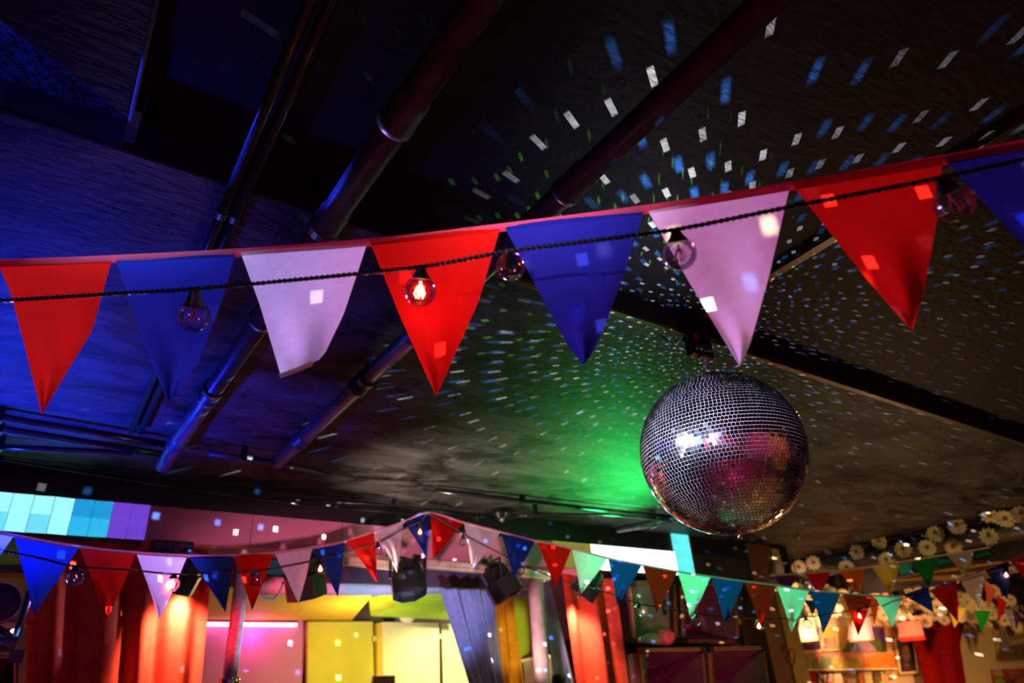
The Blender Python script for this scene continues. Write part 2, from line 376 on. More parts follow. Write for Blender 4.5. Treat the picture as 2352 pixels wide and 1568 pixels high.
# ------------------------------------------------------------------ bunting
K_red = cloth('red_bunting_cloth', (.54, .010, .005, 1), .42)
K_blue = cloth('blue_bunting_cloth', (.010, .036, .23, 1), .42)
K_white = cloth('white_bunting_cloth', (.80, .76, .80, 1), .42)
K_tape = cloth('red_sheer_tape', (.75, .10, .16, 1), .4, see=.22)
K_tape2 = cloth('pale_sheer_tape', (.70, .42, .50, 1), .4, see=.25)
def flag_mesh(Ledge, Redge, d0, d1, rip=.004, seed=0, n=14):
    rn = random.Random(seed); ph = rn.uniform(0, 6); ph2 = rn.uniform(0, 6)
    def along(edge, t):
        ls = [0]
        for p, q in zip(edge, edge[1:]): ls.append(ls[-1]+math.hypot(q[0]-p[0], q[1]-p[1]))
        s = t*ls[-1]
        for i in range(len(edge)-1):
            if s <= ls[i+1]+1e-9:
                w = (s-ls[i])/max(1e-9, ls[i+1]-ls[i]); return (lerp(edge[i][0], edge[i+1][0], w), lerp(edge[i][1], edge[i+1][1], w))
        return edge[-1]
    def fn(u, v):
        a = along(Ledge, v); c = along(Redge, v)
        x = lerp(a[0], c[0], u); y = lerp(a[1], c[1], u)
        d = lerp(lerp(d0[0], d0[1], u), d1, v)
        d += rip*v*(math.sin(5*u+3*v+ph)+.5*math.sin(9*u-7*v+ph2))
        return D(x, y, d)
    return MB().grid(fn, 12, n)
def bunting(name, label, flags, tape, dk, drop, mats, tape_m, rip=.004, flaglabels=None, group=None):
    root = thing(name, D(tape[len(tape)//2][0], tape[len(tape)//2][1], interp(dk, tape[len(tape)//2][0])), label, 'bunting', group)
    up_pts = smoothpath([D(x, y, interp(dk, x)) for x, y, w in tape], 6)
    lo_pts = smoothpath([D(x+w*.05, y+w, interp(dk, x)-.003*w/20) for x, y, w in tape], 6)
    mb = MB(); n = len(up_pts)
    for off in (0,):
        vs = []
        for i in range(n): vs += [up_pts[i]-fw*.0015, lo_pts[i]-fw*.0015, up_pts[i]+fw*.0015, lo_pts[i]+fw*.0015]
        fs = []
        for i in range(n-1):
            a = 4*i; c = 4*i+4
            fs += [(a, a+1, c+1, c), (a+2, c+2, c+3, a+3), (a, c, c+2, a+2), (a+1, a+3, c+3, c+1)]
        mb.add(vs, fs)
    mb.obj('tape', tape_m, root, True)
    names = {'r': 'red flag', 'b': 'blue flag', 'w': 'white flag', 'p': 'purple flag', 'o': 'orange flag', 'y': 'yellow flag', 'g': 'green flag', 'k': 'pale grey flag', 's': 'salmon flag', 'v': 'blue grey flag'}
    for i, (k, Le, Re) in enumerate(flags):
        x0, x1 = Le[0][0], Re[0][0]
        dd = (interp(dk, x0), interp(dk, x1))
        tipd = sum(dd)/2-drop
        flag_mesh(Le, Re, dd, tipd, rip, i*7+len(flags)).obj('flag', mats[k], root, True, names[k])
    return root
MF = {'r': K_red, 'b': K_blue, 'w': K_white}
MFN = dict(MF, b=cloth('blue_bunting_cloth_front_lit', (.014, .020, .21, 1), .42))  # same blue dye; the front flags' different light is put into this colour
dkF = [(-200, 1.15), (0, 1.13), (541, 1.10), (1150, 1.05), (1815, .97), (2352, .92), (2600, .9)]
tp = 17
frontflags = [
 ('b', [(-290, 630), (-150, 960)], [(-14, 606), (-150, 960)]),
 ('r', [(-6, 600), (25, 674), (58, 799), (96, 953)], [(259, 588), (212, 760), (150, 860), (96, 953)]),
 ('b', [(264, 590), (330, 790), (372, 890), (385, 921)], [(543, 574), (510, 690), (455, 835), (400, 912), (385, 921)]),
 ('w', [(550, 573), (597, 700), (645, 861)], [(846, 551), (790, 720), (742, 820), (714, 836)]),
 ('r', [(847, 549), (925, 740), (1002, 911)], [(1152, 514), (1100, 690), (1002, 911)]),
 ('b', [(1155, 514), (1253, 698), (1307, 798), (1340, 838)], [(1482, 474), (1433, 630), (1391, 744), (1360, 813), (1340, 838)]),
 ('w', [(1481, 472), (1590, 660), (1699, 841)], [(1816, 420), (1765, 640), (1720, 800), (1699, 841)]),
 ('r', [(1816, 419), (1990, 640), (2095, 761)], [(2166, 360), (2150, 520), (2120, 680), (2095, 761)]),
 ('b', [(2163, 360), (2260, 465), (2352, 566), (2440, 680)], [(2520, 300), (2480, 520), (2440, 680)]),
]
tapeF = [(-300, 612, 20), (-100, 601, 18), (0, 596, 18), (259, 586, 18), (541, 571, 19), (846, 548, 18), (1152, 513, 19), (1481, 471, 21), (1816, 418, 20), (2163, 356, 24), (2352, 320, 25), (2560, 282, 26), (2900, 214, 30), (3400, 100, 34)]
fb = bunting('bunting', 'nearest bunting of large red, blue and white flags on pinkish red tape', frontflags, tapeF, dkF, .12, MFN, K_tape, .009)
mb = MB(); mb.tube([D(644, 862, .965), D(680, 850, .964), D(716, 835, .965)], .0032, 8); mb.obj('curled_tip', cloth('cream_hem', (.75, .62, .5, 1), .2), fb, True)
def tri(k, TL, TR, tip):
    mx = lambda a, c, w, s: (lerp(a[0], c[0], w)+s, lerp(a[1], c[1], w))
    return (k, [TL, mx(TL, tip, .5, 1.5), tip], [TR, mx(TR, tip, .5, 2), tip])
backflags = [tri(*a) for a in [
 ('w', (-66, 1210), (31, 1231), (-14, 1291)), ('b', (33, 1231), (181, 1257), (77, 1412)), ('r', (183, 1257), (312, 1270), (245, 1424)),
 ('w', (313, 1270), (430, 1277), (366, 1422)), ('b', (433, 1278), (536, 1276), (518, 1406)), ('r', (537, 1275), (629, 1269), (579, 1402)),
 ('w', (631, 1271), (717, 1258), (686, 1388)), ('b', (719, 1262), (792, 1244), (776, 1371)), ('r', (795, 1243), (859, 1222), (866, 1338)),
 ('w', (862, 1219), (926, 1199), (912, 1314)), ('b', (928, 1197), (985, 1177), (980, 1283)), ('r', (988, 1177), (1064, 1200), (994, 1286)),
 ('w', (1066, 1203), (1149, 1223), (1084, 1310)), ('b', (1151, 1223), (1229, 1243), (1179, 1329)), ('r', (1233, 1244), (1313, 1260), (1274, 1349)),
 ('w', (1314, 1263), (1396, 1281), (1334, 1364)), ('b', (1397, 1283), (1474, 1298), (1417, 1391)), ('r', (1476, 1298), (1556, 1313), (1508, 1408)),
 ('w', (1557, 1313), (1632, 1325), (1586, 1420)), ('b', (1633, 1325), (1709, 1336), (1666, 1433)), ('r', (1710, 1336), (1783, 1345), (1747, 1437)),
 ('w', (1784, 1345), (1859, 1355), (1818, 1451)), ('b', (1860, 1356), (1931, 1362), (1891, 1455)), ('r', (1934, 1363), (2005, 1367), (1971, 1461)),
 ('w', (2008, 1367), (2071, 1370), (2050, 1440)), ('b', (2073, 1366), (2131, 1346), (2145, 1407)), ('r', (2134, 1355), (2197, 1332), (2201, 1430)),
 ('w', (2198, 1331), (2260, 1311), (2250, 1395)), ('b', (2262, 1309), (2317, 1288), (2314, 1378)), ('r', (2318, 1287), (2384, 1262), (2372, 1352))]]
dkB = [(-66, 2.05), (33, 2.13), (181, 2.25), (312, 2.45), (430, 2.65), (537, 2.82), (630, 2.95), (717, 3.07), (792, 3.2), (860, 3.3), (926, 3.36), (985, 3.40), (1230, 3.5), (1400, 3.4), (1630, 3.35), (1860, 3.4), (2005, 3.6), (2071, 3.9), (2197, 4.1), (2317, 4.3), (2400, 4.4), (3000, 4.6)]
tapeB = [(-160, 1188, 8), (-66, 1206, 8), (33, 1226, 8), (181, 1252, 7), (312, 1266, 7), (430, 1273, 7), (537, 1272, 7), (630, 1266, 7), (717, 1254, 6), (792, 1240, 6), (860, 1218, 6), (926, 1196, 5), (985, 1174, 5), (1065, 1197, 5), (1150, 1219, 5), (1231, 1240, 5), (1313, 1257, 5), (1397, 1279, 5), (1475, 1295, 4), (1556, 1310, 4), (1632, 1322, 4), (1710, 1333, 4), (1783, 1342, 4), (1860, 1353, 4), (1933, 1360, 4), (2006, 1365, 4), (2071, 1366, 4), (2131, 1346, 4), (2197, 1330, 5), (2261, 1308, 5), (2317, 1286, 5), (2384, 1260, 5), (2460, 1225, 5), (2700, 1120, 6)]
bunting('bunting', 'long bunting of red, blue and white flags rising to a peak before the stage', backflags, tapeB, dkB, .115, MF, K_tape2, .01)
MR = dict(MF, p=cloth('purple_bunting_cloth', (.10, .03, .14, 1)), o=cloth('orange_bunting_cloth', (.72, .16, .02, 1)), y=cloth('yellow_bunting_cloth', (.72, .52, .05, 1)), g=cloth('green_bunting_cloth', (.01, .22, .03, 1)), k=cloth('grey_bunting_cloth', (.5, .5, .42, 1)), s=cloth('salmon_bunting_cloth', (.55, .10, .05, 1)), v=cloth('blue_grey_cloth', (.3, .26, .35, 1)))
rf = [tri(*a) for a in [('p', (1778, 1321), (1829, 1319), (1806, 1375)), ('r', (1849, 1317), (1907, 1313), (1881, 1372)), ('o', (1925, 1310), (1985, 1304), (1973, 1366)), ('y', (2002, 1301), (2067, 1294), (2046, 1366)), ('g', (2090, 1287), (2152, 1280), (2134, 1354)), ('k', (2175, 1274), (2236, 1264), (2220, 1330))]]
dkR = [(1700, 5.4), (2260, 5.0)]
bunting('bunting', 'rainbow bunting of purple, red, orange, yellow, green and grey flags below the daisy duct', rf, [(1740, 1322, 4), (1850, 1313, 4), (1985, 1301, 4), (2090, 1284, 4), (2240, 1260, 4), (2275, 1253, 4)], dkR, .12, MR, cloth('cream_tape', (.6, .5, .35, 1)), .01)
wf = [tri(*a) for a in [('b', (1845, 1376), (1880, 1378), (1866, 1414)), ('y', (1924, 1371), (1962, 1372), (1955, 1443)), ('o', (1992, 1372), (2020, 1374), (2008, 1437)), ('y', (2176, 1396), (2219, 1396), (2192, 1441)), ('g', (2237, 1402), (2276, 1402), (2254, 1452))]]
bunting('bunting', 'small slack bunting of blue, yellow, orange and green flags close to the picture wall', wf, [(1820, 1372, 3), (1930, 1368, 3), (2020, 1371, 3), (2100, 1383, 3), (2200, 1394, 3), (2290, 1400, 3)], [(1800, 5.5), (2300, 6.4)], .1, MR, cloth('cream_tape', (.6, .5, .35, 1)), .008)
sf = [tri(*a) for a in [('s', (2259, 1333), (2290, 1354), (2268, 1395)), ('r', (2289, 1367), (2314, 1382), (2293, 1429)), ('v', (2303, 1396), (2322, 1402), (2328, 1450)), ('p', (2322, 1394), (2342, 1406), (2334, 1447))]]
bunting('bunting', 'small steeply hung bunting of salmon, red and purple flags at the right picture wall', sf, [(2250, 1320, 3), (2290, 1358, 3), (2320, 1388, 3), (2352, 1415, 3)], [(2240, 6.6), (2352, 6.9)], .1, MR, cloth('cream_tape', (.6, .5, .35, 1)), .006)
# ------------------------------------------------------------------ string lights
E_hot = emit('red_filament_glow', (1, .10, .04, 1), 60, .05, 25, 0)
E_core = emit('warm_filament_core', (1, .45, .25, 1), 160, .05, 25, 0)
M_fil = mat('unlit_red_filament', (.55, .05, .06, 1), .3, 0, .3, 200)
M_fil2 = mat('unlit_clear_filament', (.5, .45, .42, 1), .2, .6, .2, 200)
def bulb(root, p, c, r, lit, kind='r'):
    """p = cable point, c = bulb centre, r = bulb radius"""
    ax = (c-p).normalized(); L_ = (c-p).length
    s = L_-r*.74
    MB().lathe([(.001, -.002), (r*.24, -.002), (r*.30, s*.2), (r*.42, s*.55), (r*.64, s*.95), (r*.62, s*1.0), (.001, s*1.0)], p, ax, 20).obj('socket', M_rubber, root, True)
    prof = []
    for k in range(19):
        th = lerp(math.acos(-.74)*-1+PI, PI, k/18) if False else lerp(.72, PI, k/18)
        prof.append((max(.0003, r*math.sin(th)), L_-r*math.cos(th)))
    g = MB().lathe(prof, p, ax, 28).obj('bulb', M_glass, root, True)
    n = MB(); side = ax.orthogonal().normalized(); q0 = p+ax*(s+.15*r)
    n.tube([q0, q0+ax*(r*.45)], r*.07, 6)
    for k in range(5):
        w = 2*PI*k/5; d1 = side*math.cos(w)+ax.cross(side)*math.sin(w)
        n.tube([q0+ax*(r*.3)+d1*(r*.12), q0+ax*(r*.75)+d1*(r*.36), q0+ax*(r*1.05)+d1*(r*.2)], r*.035, 5)
    n.obj('filament', E_hot if lit else (M_fil if kind == 'r' else M_fil2), g)
    if lit:
        MB().sphere(q0+ax*(r*.75), r*.16, 10, 8).obj('glowing_core', E_core, g, True)
    return g
def cable(root, pts, rad, pitch):
    path = smoothpath(pts, 14); mb = MB()
    acc = 0; s0 = []; s1 = []
    # resample evenly
    even = [path[0]]; step = pitch/9
    for i in range(1, len(path)):
        seg = path[i]-path[i-1]; l = seg.length; pos = step-acc
        while pos <= l: even.append(path[i-1]+seg*(pos/l)); pos += step
        acc = l-(pos-step)
    for i in range(len(even)-1):
        tdir = (even[i+1]-even[i]).normalized(); a = tdir.cross(Vector((0, 0, 1))).normalized(); b_ = tdir.cross(a); w = 2*PI*i/9
        o = (a*math.cos(w)+b_*math.sin(w))*rad*.85
        s0.append(even[i]+o); s1.append(even[i]-o)
    mb.tube(s0, rad, 6); mb.tube(s1, rad, 6)
    mb.obj('cable', M_rubber, root, True)
dkC = [(-200, 1.03), (0, 1.01), (541, .985), (1150, .94), (1815, .87), (2352, .82)]
cabF = [(-260, 705), (0, 690), (230, 676), (447, 663), (650, 645), (968, 612), (1165, 577), (1330, 556), (1552, 527), (1800, 478), (2163, 408), (2352, 366), (2560, 322), (2900, 248), (3400, 130)]
sl = thing('string_light', D(1165, 577, .94), 'nearest black string light of clear globe bulbs hanging before the big flags', 'string light')
cable(sl, [D(x, y, interp(dkC, x)) for x, y in cabF], .0019, .016)
LITS = []
for cp, bc_, dep, px_r, lit in [((447, 664), (446, 727), 1.0, 37, False), ((968, 612), (965, 668), .955, 38, True), ((1552, 527), (1561, 583), .90, 40, False), ((2160, 408), (2192, 468), .84, 44, False), ((1166, 577), (1172, 566), 1.0, 34, False)]:
    p = D(cp[0], cp[1], interp(dkC, cp[0])); c = D(bc_[0], bc_[1], dep)
    if cp[0] == 1166: c = p+(fw*.9-up*.35+rt*.1).normalized()*.045
    bulb(sl, p, c, px_r/F*dep*.97, lit)
    if lit: LITS.append((c, 'front'))
dkC2 = [(x, d-.06) for x, d in dkB]
sl2 = thing('string_light', D(985, 1186, 3.34), 'black string light of small globe bulbs following the long bunting before the stage', 'string light')
cabB = [(-160, 1246), (0, 1265), (90, 1281), (172, 1300), (300, 1309), (400, 1318), (470, 1316), (588, 1311), (735, 1284), (868, 1245), (925, 1215), (968, 1196), (988, 1182), (1063, 1225), (1100, 1245), (1200, 1296), (1260, 1321), (1330, 1344), (1400, 1362), (1468, 1385), (1600, 1408), (1742, 1420), (1850, 1417), (1972, 1398), (2060, 1378), (2205, 1335), (2311, 1301), (2420, 1255), (2680, 1150)]
cable(sl2, [D(x, y, interp(dkC2, x)) for x, y in cabB], .0022, .02)
for cp, bc_, rr_, lit in [((172, 1300), (173, 1326), 18, False), ((400, 1318), (395, 1341), 17, True), ((588, 1311), (587, 1331), 14, False), ((735, 1284), (736, 1306), 12, True), ((868, 1245), (868, 1265), 11, False), ((966, 1196), (965, 1221), 10, True), ((1063, 1225), (1064, 1244), 9, False), ((1203, 1296), (1196, 1310), 10, False), ((1333, 1345), (1328, 1361), 10, False), ((1468, 1385), (1465, 1403), 10.5, False), ((1600, 1408), (1598, 1426), 10.5, False), ((1742, 1420), (1743, 1437), 10.5, True), ((1849, 1417), (1855, 1432), 10.5, False), ((1972, 1398), (1974, 1414), 9.5, True), ((2205, 1335), (2207, 1353), 9, False), ((2309, 1302), (2311, 1320), 9, True)]:
    d = interp(dkC2, cp[0]); p = D(cp[0], cp[1], d); c = D(bc_[0], bc_[1], d-.012)
    bulb(sl2, p, c, rr_/F*d, lit, 'c' if cp[0] > 1000 else 'r')
    if lit: LITS.append((c, 'back'))
# ------------------------------------------------------------------ projected light on the header, built as glowing tiles
t = thing('projected_light', PY(180, 1230, YB-.02), 'projected cyan and violet light as glowing tiles on the left end of the stage header', 'projected light')
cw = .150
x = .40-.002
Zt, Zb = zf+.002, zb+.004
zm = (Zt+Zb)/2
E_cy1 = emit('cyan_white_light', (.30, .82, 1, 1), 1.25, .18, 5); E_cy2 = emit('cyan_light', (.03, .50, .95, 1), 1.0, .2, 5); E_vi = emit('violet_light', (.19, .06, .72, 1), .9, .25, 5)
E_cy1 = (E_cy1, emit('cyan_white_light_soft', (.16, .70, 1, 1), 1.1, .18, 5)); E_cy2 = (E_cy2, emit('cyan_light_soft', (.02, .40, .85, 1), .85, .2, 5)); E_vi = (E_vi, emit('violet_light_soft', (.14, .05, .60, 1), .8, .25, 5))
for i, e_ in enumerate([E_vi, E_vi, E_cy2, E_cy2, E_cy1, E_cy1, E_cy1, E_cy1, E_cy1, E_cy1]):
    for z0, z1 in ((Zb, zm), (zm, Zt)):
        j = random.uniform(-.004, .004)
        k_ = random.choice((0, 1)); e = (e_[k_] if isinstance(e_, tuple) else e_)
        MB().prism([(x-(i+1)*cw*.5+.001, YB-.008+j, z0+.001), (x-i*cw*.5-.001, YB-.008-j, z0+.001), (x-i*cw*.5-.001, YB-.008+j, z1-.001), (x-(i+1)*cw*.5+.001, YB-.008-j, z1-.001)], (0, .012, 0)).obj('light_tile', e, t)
t = thing('projected_light', PY(1450, 1300, YB-.02), 'projected white, lime and cyan light as tiles on the right end of the stage header', 'projected light')
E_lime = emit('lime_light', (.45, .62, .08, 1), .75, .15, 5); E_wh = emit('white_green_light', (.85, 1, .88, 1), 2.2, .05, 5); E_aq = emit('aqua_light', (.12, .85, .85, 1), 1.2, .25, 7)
xa, xb, xc, xd = PY(1268, 1265, YB).x, PY(1357, 1285, YB).x, PY(1551, 1290, YB).x, PY(1588, 1290, YB).x
for x0, x1, n, e in ((xa, xb, 2, E_lime), (xb, xc, 5, E_wh)):
    for k in range(n):
        MB().box((lerp(x0, x1, k/n)+.001, YB-.012, Zb), (lerp(x0, x1, (k+1)/n)-.001, YB+.004, Zt)).obj('light_tile', e, t)
zA, zB = PY(1570, 1226, YB).z, PY(1572, 1318, YB).z
for k in range(3): MB().box((xc+.001, YB-.014, lerp(zB, zA, k/3)+.001), (xd, YB+.004, lerp(zB, zA, (k+1)/3)-.001)).obj('light_tile', E_aq, t)
# ------------------------------------------------------------------ lighting rails under the fascia
M_rail = mat('cream_timber', (.85, .70, .50, 1), .5, 0, .2, 20)
YR = YB-.05
def rail(px0, px1, label, hgt=11, Y=YR):
    a = PY(*px0, Y); c = PY(*px1, Y); t = thing('lighting_rail', (a+c)/2, label, 'rail')
    k = hgt/F*(a-CAM).dot(fw)
    M = MB(); M.prism([a, c, c+Vector((0, 0, -k)), a+Vector((0, 0, -k))], (0, .04, 0)); M.obj('beam', M_rail, t)
    M = MB(); M.prism([a+Vector((0, -.004, -k*1.15)), c+Vector((0, -.004, -k*1.15)), c+Vector((0, -.004, -k*1.75)), a+Vector((0, -.004, -k*1.75))], (0, .03, 0)); M.obj('lower_lip', M_rail, t)
rail((485, 1254), (615, 1267), 'short timber rail under the pink fascia above the metal pole')
rail((716, 1268), (910, 1290), 'cream timber rail under the pink fascia between the pink flag and the white flag')
rail((976, 1284), (1135, 1298), 'cream timber rail under the pink fascia below the bunting peak')
rail((1196, 1305), (1262, 1312), 'short timber rail above the pinkish red post')
# ------------------------------------------------------------------ stage spotlights
LENS = []
def parcan(c, aim, r, L, label, col=M_black, top=None):
    c = Vector(c); ax = Vector(aim).normalized(); LENS.append((c+ax*(L*.5+.02), ax)); t = thing('stage_spotlight', c, label, 'spotlight')
    MB().lathe([(.001, -L*.55), (r*.55, -L*.55), (r*.8, -L*.4), (r*.85, -L*.1), (r, -L*.05), (r, L*.5), (r*.92, L*.5), (r*.9, L*.3), (.001, L*.28)], c, ax, 8).obj('housing', col, t)
    MB().lathe([(.001, L*.31), (r*.86, L*.31), (r*.86, L*.33), (.001, L*.33)], c, ax, 16).obj('lens', mat('dark_lens', (.03, .03, .035, 1), .08), t)
    s = ax.cross(Vector((0, 0, 1))); s = s.normalized() if s.length > .1 else Vector((1, 0, 0))
    tp_ = top if top is not None else c+Vector((0, 0, r*1.9))
    mb = MB()
    for sg in (-1, 1): mb.tube([c+s*sg*r*1.08, c+s*sg*r*1.08+Vector((0, 0, r*1.25)), tp_+s*sg*.012], r*.09, 6)
    mb.lathe([(.02, 0), (.02, .03), (.008, .03)], tp_, (0, 0, 1), 10); mb.obj('yoke', col, t)
    return t
parcan(PY(937, 1330, YR-.02), (0, -.25, -.75), .095, .17, 'black stage spotlight hanging below the white flag, left of the bunting peak', top=PY(960, 1288, YR))
parcan(PY(1148, 1337, YR-.02), (.35, -.2, -.75), .095, .19, 'black stage spotlight hanging above the orange curtain', top=PY(1115, 1298, YR))
parcan(PY(700, 1322, YR-.04), (.25, .2, -.8), .10, .20, 'black stage spotlight hanging behind the pink flag left of the stage', top=PY(725, 1282, YR))
parcan(PY(1352, 1340, YR-.06), (-.4, .45, -.7), .085, .17, 'black stage spotlight shining on the right red curtain', top=PY(1330, 1310, YR))
parcan(PY(424, 1316, YR-.06), (-.25, .4, -.8), .075, .15, 'black stage spotlight shining on the left red curtain', top=PY(430, 1276, YR))
t = thing('header_box', PY(392, 1262, YB-.02), 'dark rectangular box fixed under the pink fascia above the left red curtain', 'box')
a = PY(347, 1243, YB-.02); c = PY(438, 1275, YB-.02); MB().box((a.x, YB-.06, c.z), (c.x, YB, a.z)).obj('case', M_black, t)
MB().box((a.x+.01, YB-.064, c.z+.012), (c.x-.01, YB-.058, a.z-.012)).obj('front_panel', mat('dark_violet_panel', (.05, .02, .05, 1), .5), t)
cb = MB().tube(smoothpath([PY(600, 1368, YR), PY(612, 1374, YR), PY(632, 1372, YR), PY(645, 1354, YR), PY(650, 1335, YR)], 8), .006, 8).obj('cable_loop', mat('pale_blue_cable', (.25, .7, .8, 1), .4), None, True)
tag(cb, 'pale blue cable loop hanging left of the pink flag', 'cable')
# ------------------------------------------------------------------ poles
def pole(name, top, bot, Y, rad, m, label, flange=None):
    a = PY(*top, Y); c = PY(*bot, Y); x = (a.x+c.x)/2; y = Y
    t = thing(name, (x, y, 0), label, 'pole')
    MB().tube([(x, y, 0), (x, y, a.z)], rad, 24).obj('shaft', m, t, True)
    if flange is not None:
        q = PY(*flange, Y)
        MB().lathe([(rad, -.09), (rad*1.25, -.085), (rad*1.25, -.02), (rad*1.4, -.015), (rad*1.4, .0), (rad, .005)], (x, y, q.z), (0, 0, 1), 24).obj('collar', M_chrome, t, True)
        MB().lathe([(rad, -.2), (rad*1.1, -.2), (rad*1.1, -.1), (rad, -.095)], (x, y, q.z), (0, 0, 1), 24).obj('clamp', m, t, True)
M_steel = mat('worn_grey_steel', (.45, .45, .48, 1), .35, .2, .3, 60, .1)
pole('support_pole', (549, 1278), (540, 1568), YR+.01, .031, M_steel, 'grey steel pole lit red and blue standing right of the left red curtain', (541, 1556))
M_post = mat('matt_white_post_paint', (.55, .42, .40, 1), .55, 0, .2, 20)
pole('support_pole', (1225, 1318), (1250, 1568), YR+.06, .046, M_post, 'pinkish white round post standing right of the green panel')
# ------------------------------------------------------------------ curtains
def curtain(name, label, top, bot, Y, folds, amp, m, Yb=None, cat='curtain', seed=1, extend=True):
    """top / bot: (left px, right px); hung on the plane Y and continued to near the floor"""
    Yb = Y if Yb is None else Yb
    a, c = PY(*top[0], Y), PY(*top[1], Y); e, f = PY(*bot[0], Yb), PY(*bot[1], Yb)
    rn = random.Random(seed); ph = [rn.uniform(0, 6) for _ in range(6)]
    k = 1.0
    if extend:
        k = (a.z-.15)/(a.z-e.z); k = min(k, 4)
    def fn(u, v):
        w = v*k
        ex = min(w, 1.0)+max(0, w-1)*.35
        L = lerp(a, e, ex); R = lerp(c, f, ex); L = Vector((L.x, L.y, lerp(a.z, e.z, w))); R = Vector((R.x, R.y, lerp(c.z, f.z, w)))
        uu = u+.02*math.sin(2*PI*u*2+ph[0]+v)
        p = lerp(L, R, uu)
        dy = amp*(math.sin(2*PI*folds*u+ph[1]+.7*math.sin(2*PI*u+ph[2]))+.16*math.sin(2*PI*folds*2.3*u+ph[3]+v*1.5)) * (.6+.4*min(1, v*3))
        return Vector((p.x, p.y+dy, p.z))
    o = MB().grid(fn, int(folds*18)+12, 36).obj(name, m, None, True)
    return tag(o, label, cat)
M_vel = cloth('red_velvet', (.58, .045, .03, 1), .12, .15, 30)
curtain('stage_curtain', 'red stage curtain on the left of the stage with a bright hot spot', ((60, 1238), (485, 1262)), ((52, 1568), (458, 1568)), YB+.14, 4.2, .05, M_vel, seed=4)
curtain('stage_curtain', 'red stage curtain right of the round post with a bright hot spot', ((1288, 1312), (1412, 1330)), ((1318, 1568), (1440, 1568)), YB+.17, 1.8, .045, M_vel, seed=6)
M_bcur = cloth('grey_blue_satin', (.28, .26, .52, 1), .3, .1, 30)
curtain('stage_drape', 'grey blue gathered drape hanging slanted at the middle of the stage', ((1010, 1352), (1134, 1356)), ((1078, 1568), (1160, 1568)), YB+.42, 5, .034, M_bcur, seed=9)
curtain('stage_drape', 'grey blue strip drape slanting between the round post and the right red curtain', ((1236, 1316), (1262, 1320)), ((1274, 1568), (1322, 1568)), YB+.10, 1.4, .012, M_bcur, seed=2)
curtain('stage_drape', 'orange drape hanging between the grey blue drape and the green panel', ((1134, 1362), (1176, 1366)), ((1146, 1568), (1200, 1568)), YB+.46, 2.2, .018, cloth('orange_satin', (.72, .30, .02, 1), .3, .1, 30), seed=5)
o = MB().grid(lambda u, v: lerp(lerp(PY(1176, 1318, YB+.5), PY(1240, 1312, YB+.5), u), lerp(PY(1172, 1372, YB+.5), PY(1232, 1368, YB+.5), u), v)+Vector((0, .02*math.sin(9*v+3*u)+.03*v, 0)), 14, 14).obj('swag_valance', M_bcur, None, True)
tag(o, 'blue swag of cloth above the green panel left of the round post', 'drape')
# ------------------------------------------------------------------ stage back: panels
def panel(name, label, q, Y, th, m, edge=None, cat='panel'):
    pts = [PY(x, y, Y) for x, y in q]
    t = thing(name, sum(pts, Vector())/len(pts), label, cat)
    MB().prism(pts, (0, th, 0)).obj('face', m, t)
    if edge: 
        for (p0, p1) in edge:
            a, c = PY(*p0, Y-.005), PY(*p1, Y-.005); MB().tube([a, c], .015, 8).obj('edge_roll', m, t, True)
    return t
M_yel = mat('butter_yellow_felt', (.80, .70, .34, 1), .8, 0, .05, 10); M_lim = mat('lime_green_felt', (.36, .55, .03, 1), .8, 0, .08, 10); M_gold = mat('gold_felt', (.72, .46, .02, 1), .8, 0, .06, 8)
panel('acoustic_panel', 'tall yellow wall panel right of the pink lit wall', [(707, 1427), (856, 1427), (862, 1700), (705, 1700)], YK-.06, .05, mat('lime_yellow_felt', (.66, .58, .06, 1), .8, 0, .06, 8))
t = panel('acoustic_panel', 'pale yellow wall panel in the middle of the stage back', [(878, 1428), (1008, 1430), (1012, 1700), (880, 1700)], YK-.10, .05, M_yel)
MB().prism([PY(866, 1431, YK-.09), PY(878, 1428, YK-.09), PY(880, 1700, YK-.09), PY(868, 1700, YK-.09)], (0, .06, 0)).obj('side_face', M_gold, t)
panel('acoustic_panel', 'pale yellow wall panel half hidden by the grey blue drape', [(1014, 1432), (1120, 1432), (1130, 1700), (1022, 1700)], YK-.07, .05, M_yel)
# overhead panels
def slab(name, label, q, m, Y0, th=.05):
    pts = [PY(x, y, Y) for (x, y), Y in zip(q, Y0)]
    t = thing(name, sum(pts, Vector())/len(pts), label, 'panel')
    MB().prism(pts, (0, .03, th)).obj('face', m, t); return t
slab('overhead_panel', 'wide gold panel sloping over the back of the stage', [(440, 1422), (808, 1424), (860, 1360), (440, 1345)], M_gold, (5.9, 5.9, 4.9, 4.9))
t = slab('overhead_panel', 'lime green box panel over the stage, lower bright front', [(852, 1414), (914, 1390), (1060, 1394), (1060, 1424)], M_lim, (5.7, 5.55, 5.55, 5.7))
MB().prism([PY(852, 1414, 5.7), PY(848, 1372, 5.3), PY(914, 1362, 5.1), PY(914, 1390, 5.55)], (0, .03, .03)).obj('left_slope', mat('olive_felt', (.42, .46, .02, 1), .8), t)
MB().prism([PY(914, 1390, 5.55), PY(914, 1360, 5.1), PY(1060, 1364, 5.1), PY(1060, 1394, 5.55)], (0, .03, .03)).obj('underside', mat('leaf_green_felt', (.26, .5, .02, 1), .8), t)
panel('acoustic_panel', 'tall lime green panel between the orange drape and the round post', [(1170, 1369), (1216, 1370), (1240, 1700), (1196, 1700)], YB+.62, .04, M_lim)
tg = panel('acoustic_panel', 'lime green panel glimpsed left of the left red curtain', [(-40, 1236), (64, 1236), (66, 1416), (-40, 1416)], YB+.22, .04, M_lim)
panel('sign_strip', 'pale cream strip under the lime panel at the far left', [(-40, 1430), (68, 1430), (70, 1442), (-40, 1442)], YB+.215, .03, M_yel)
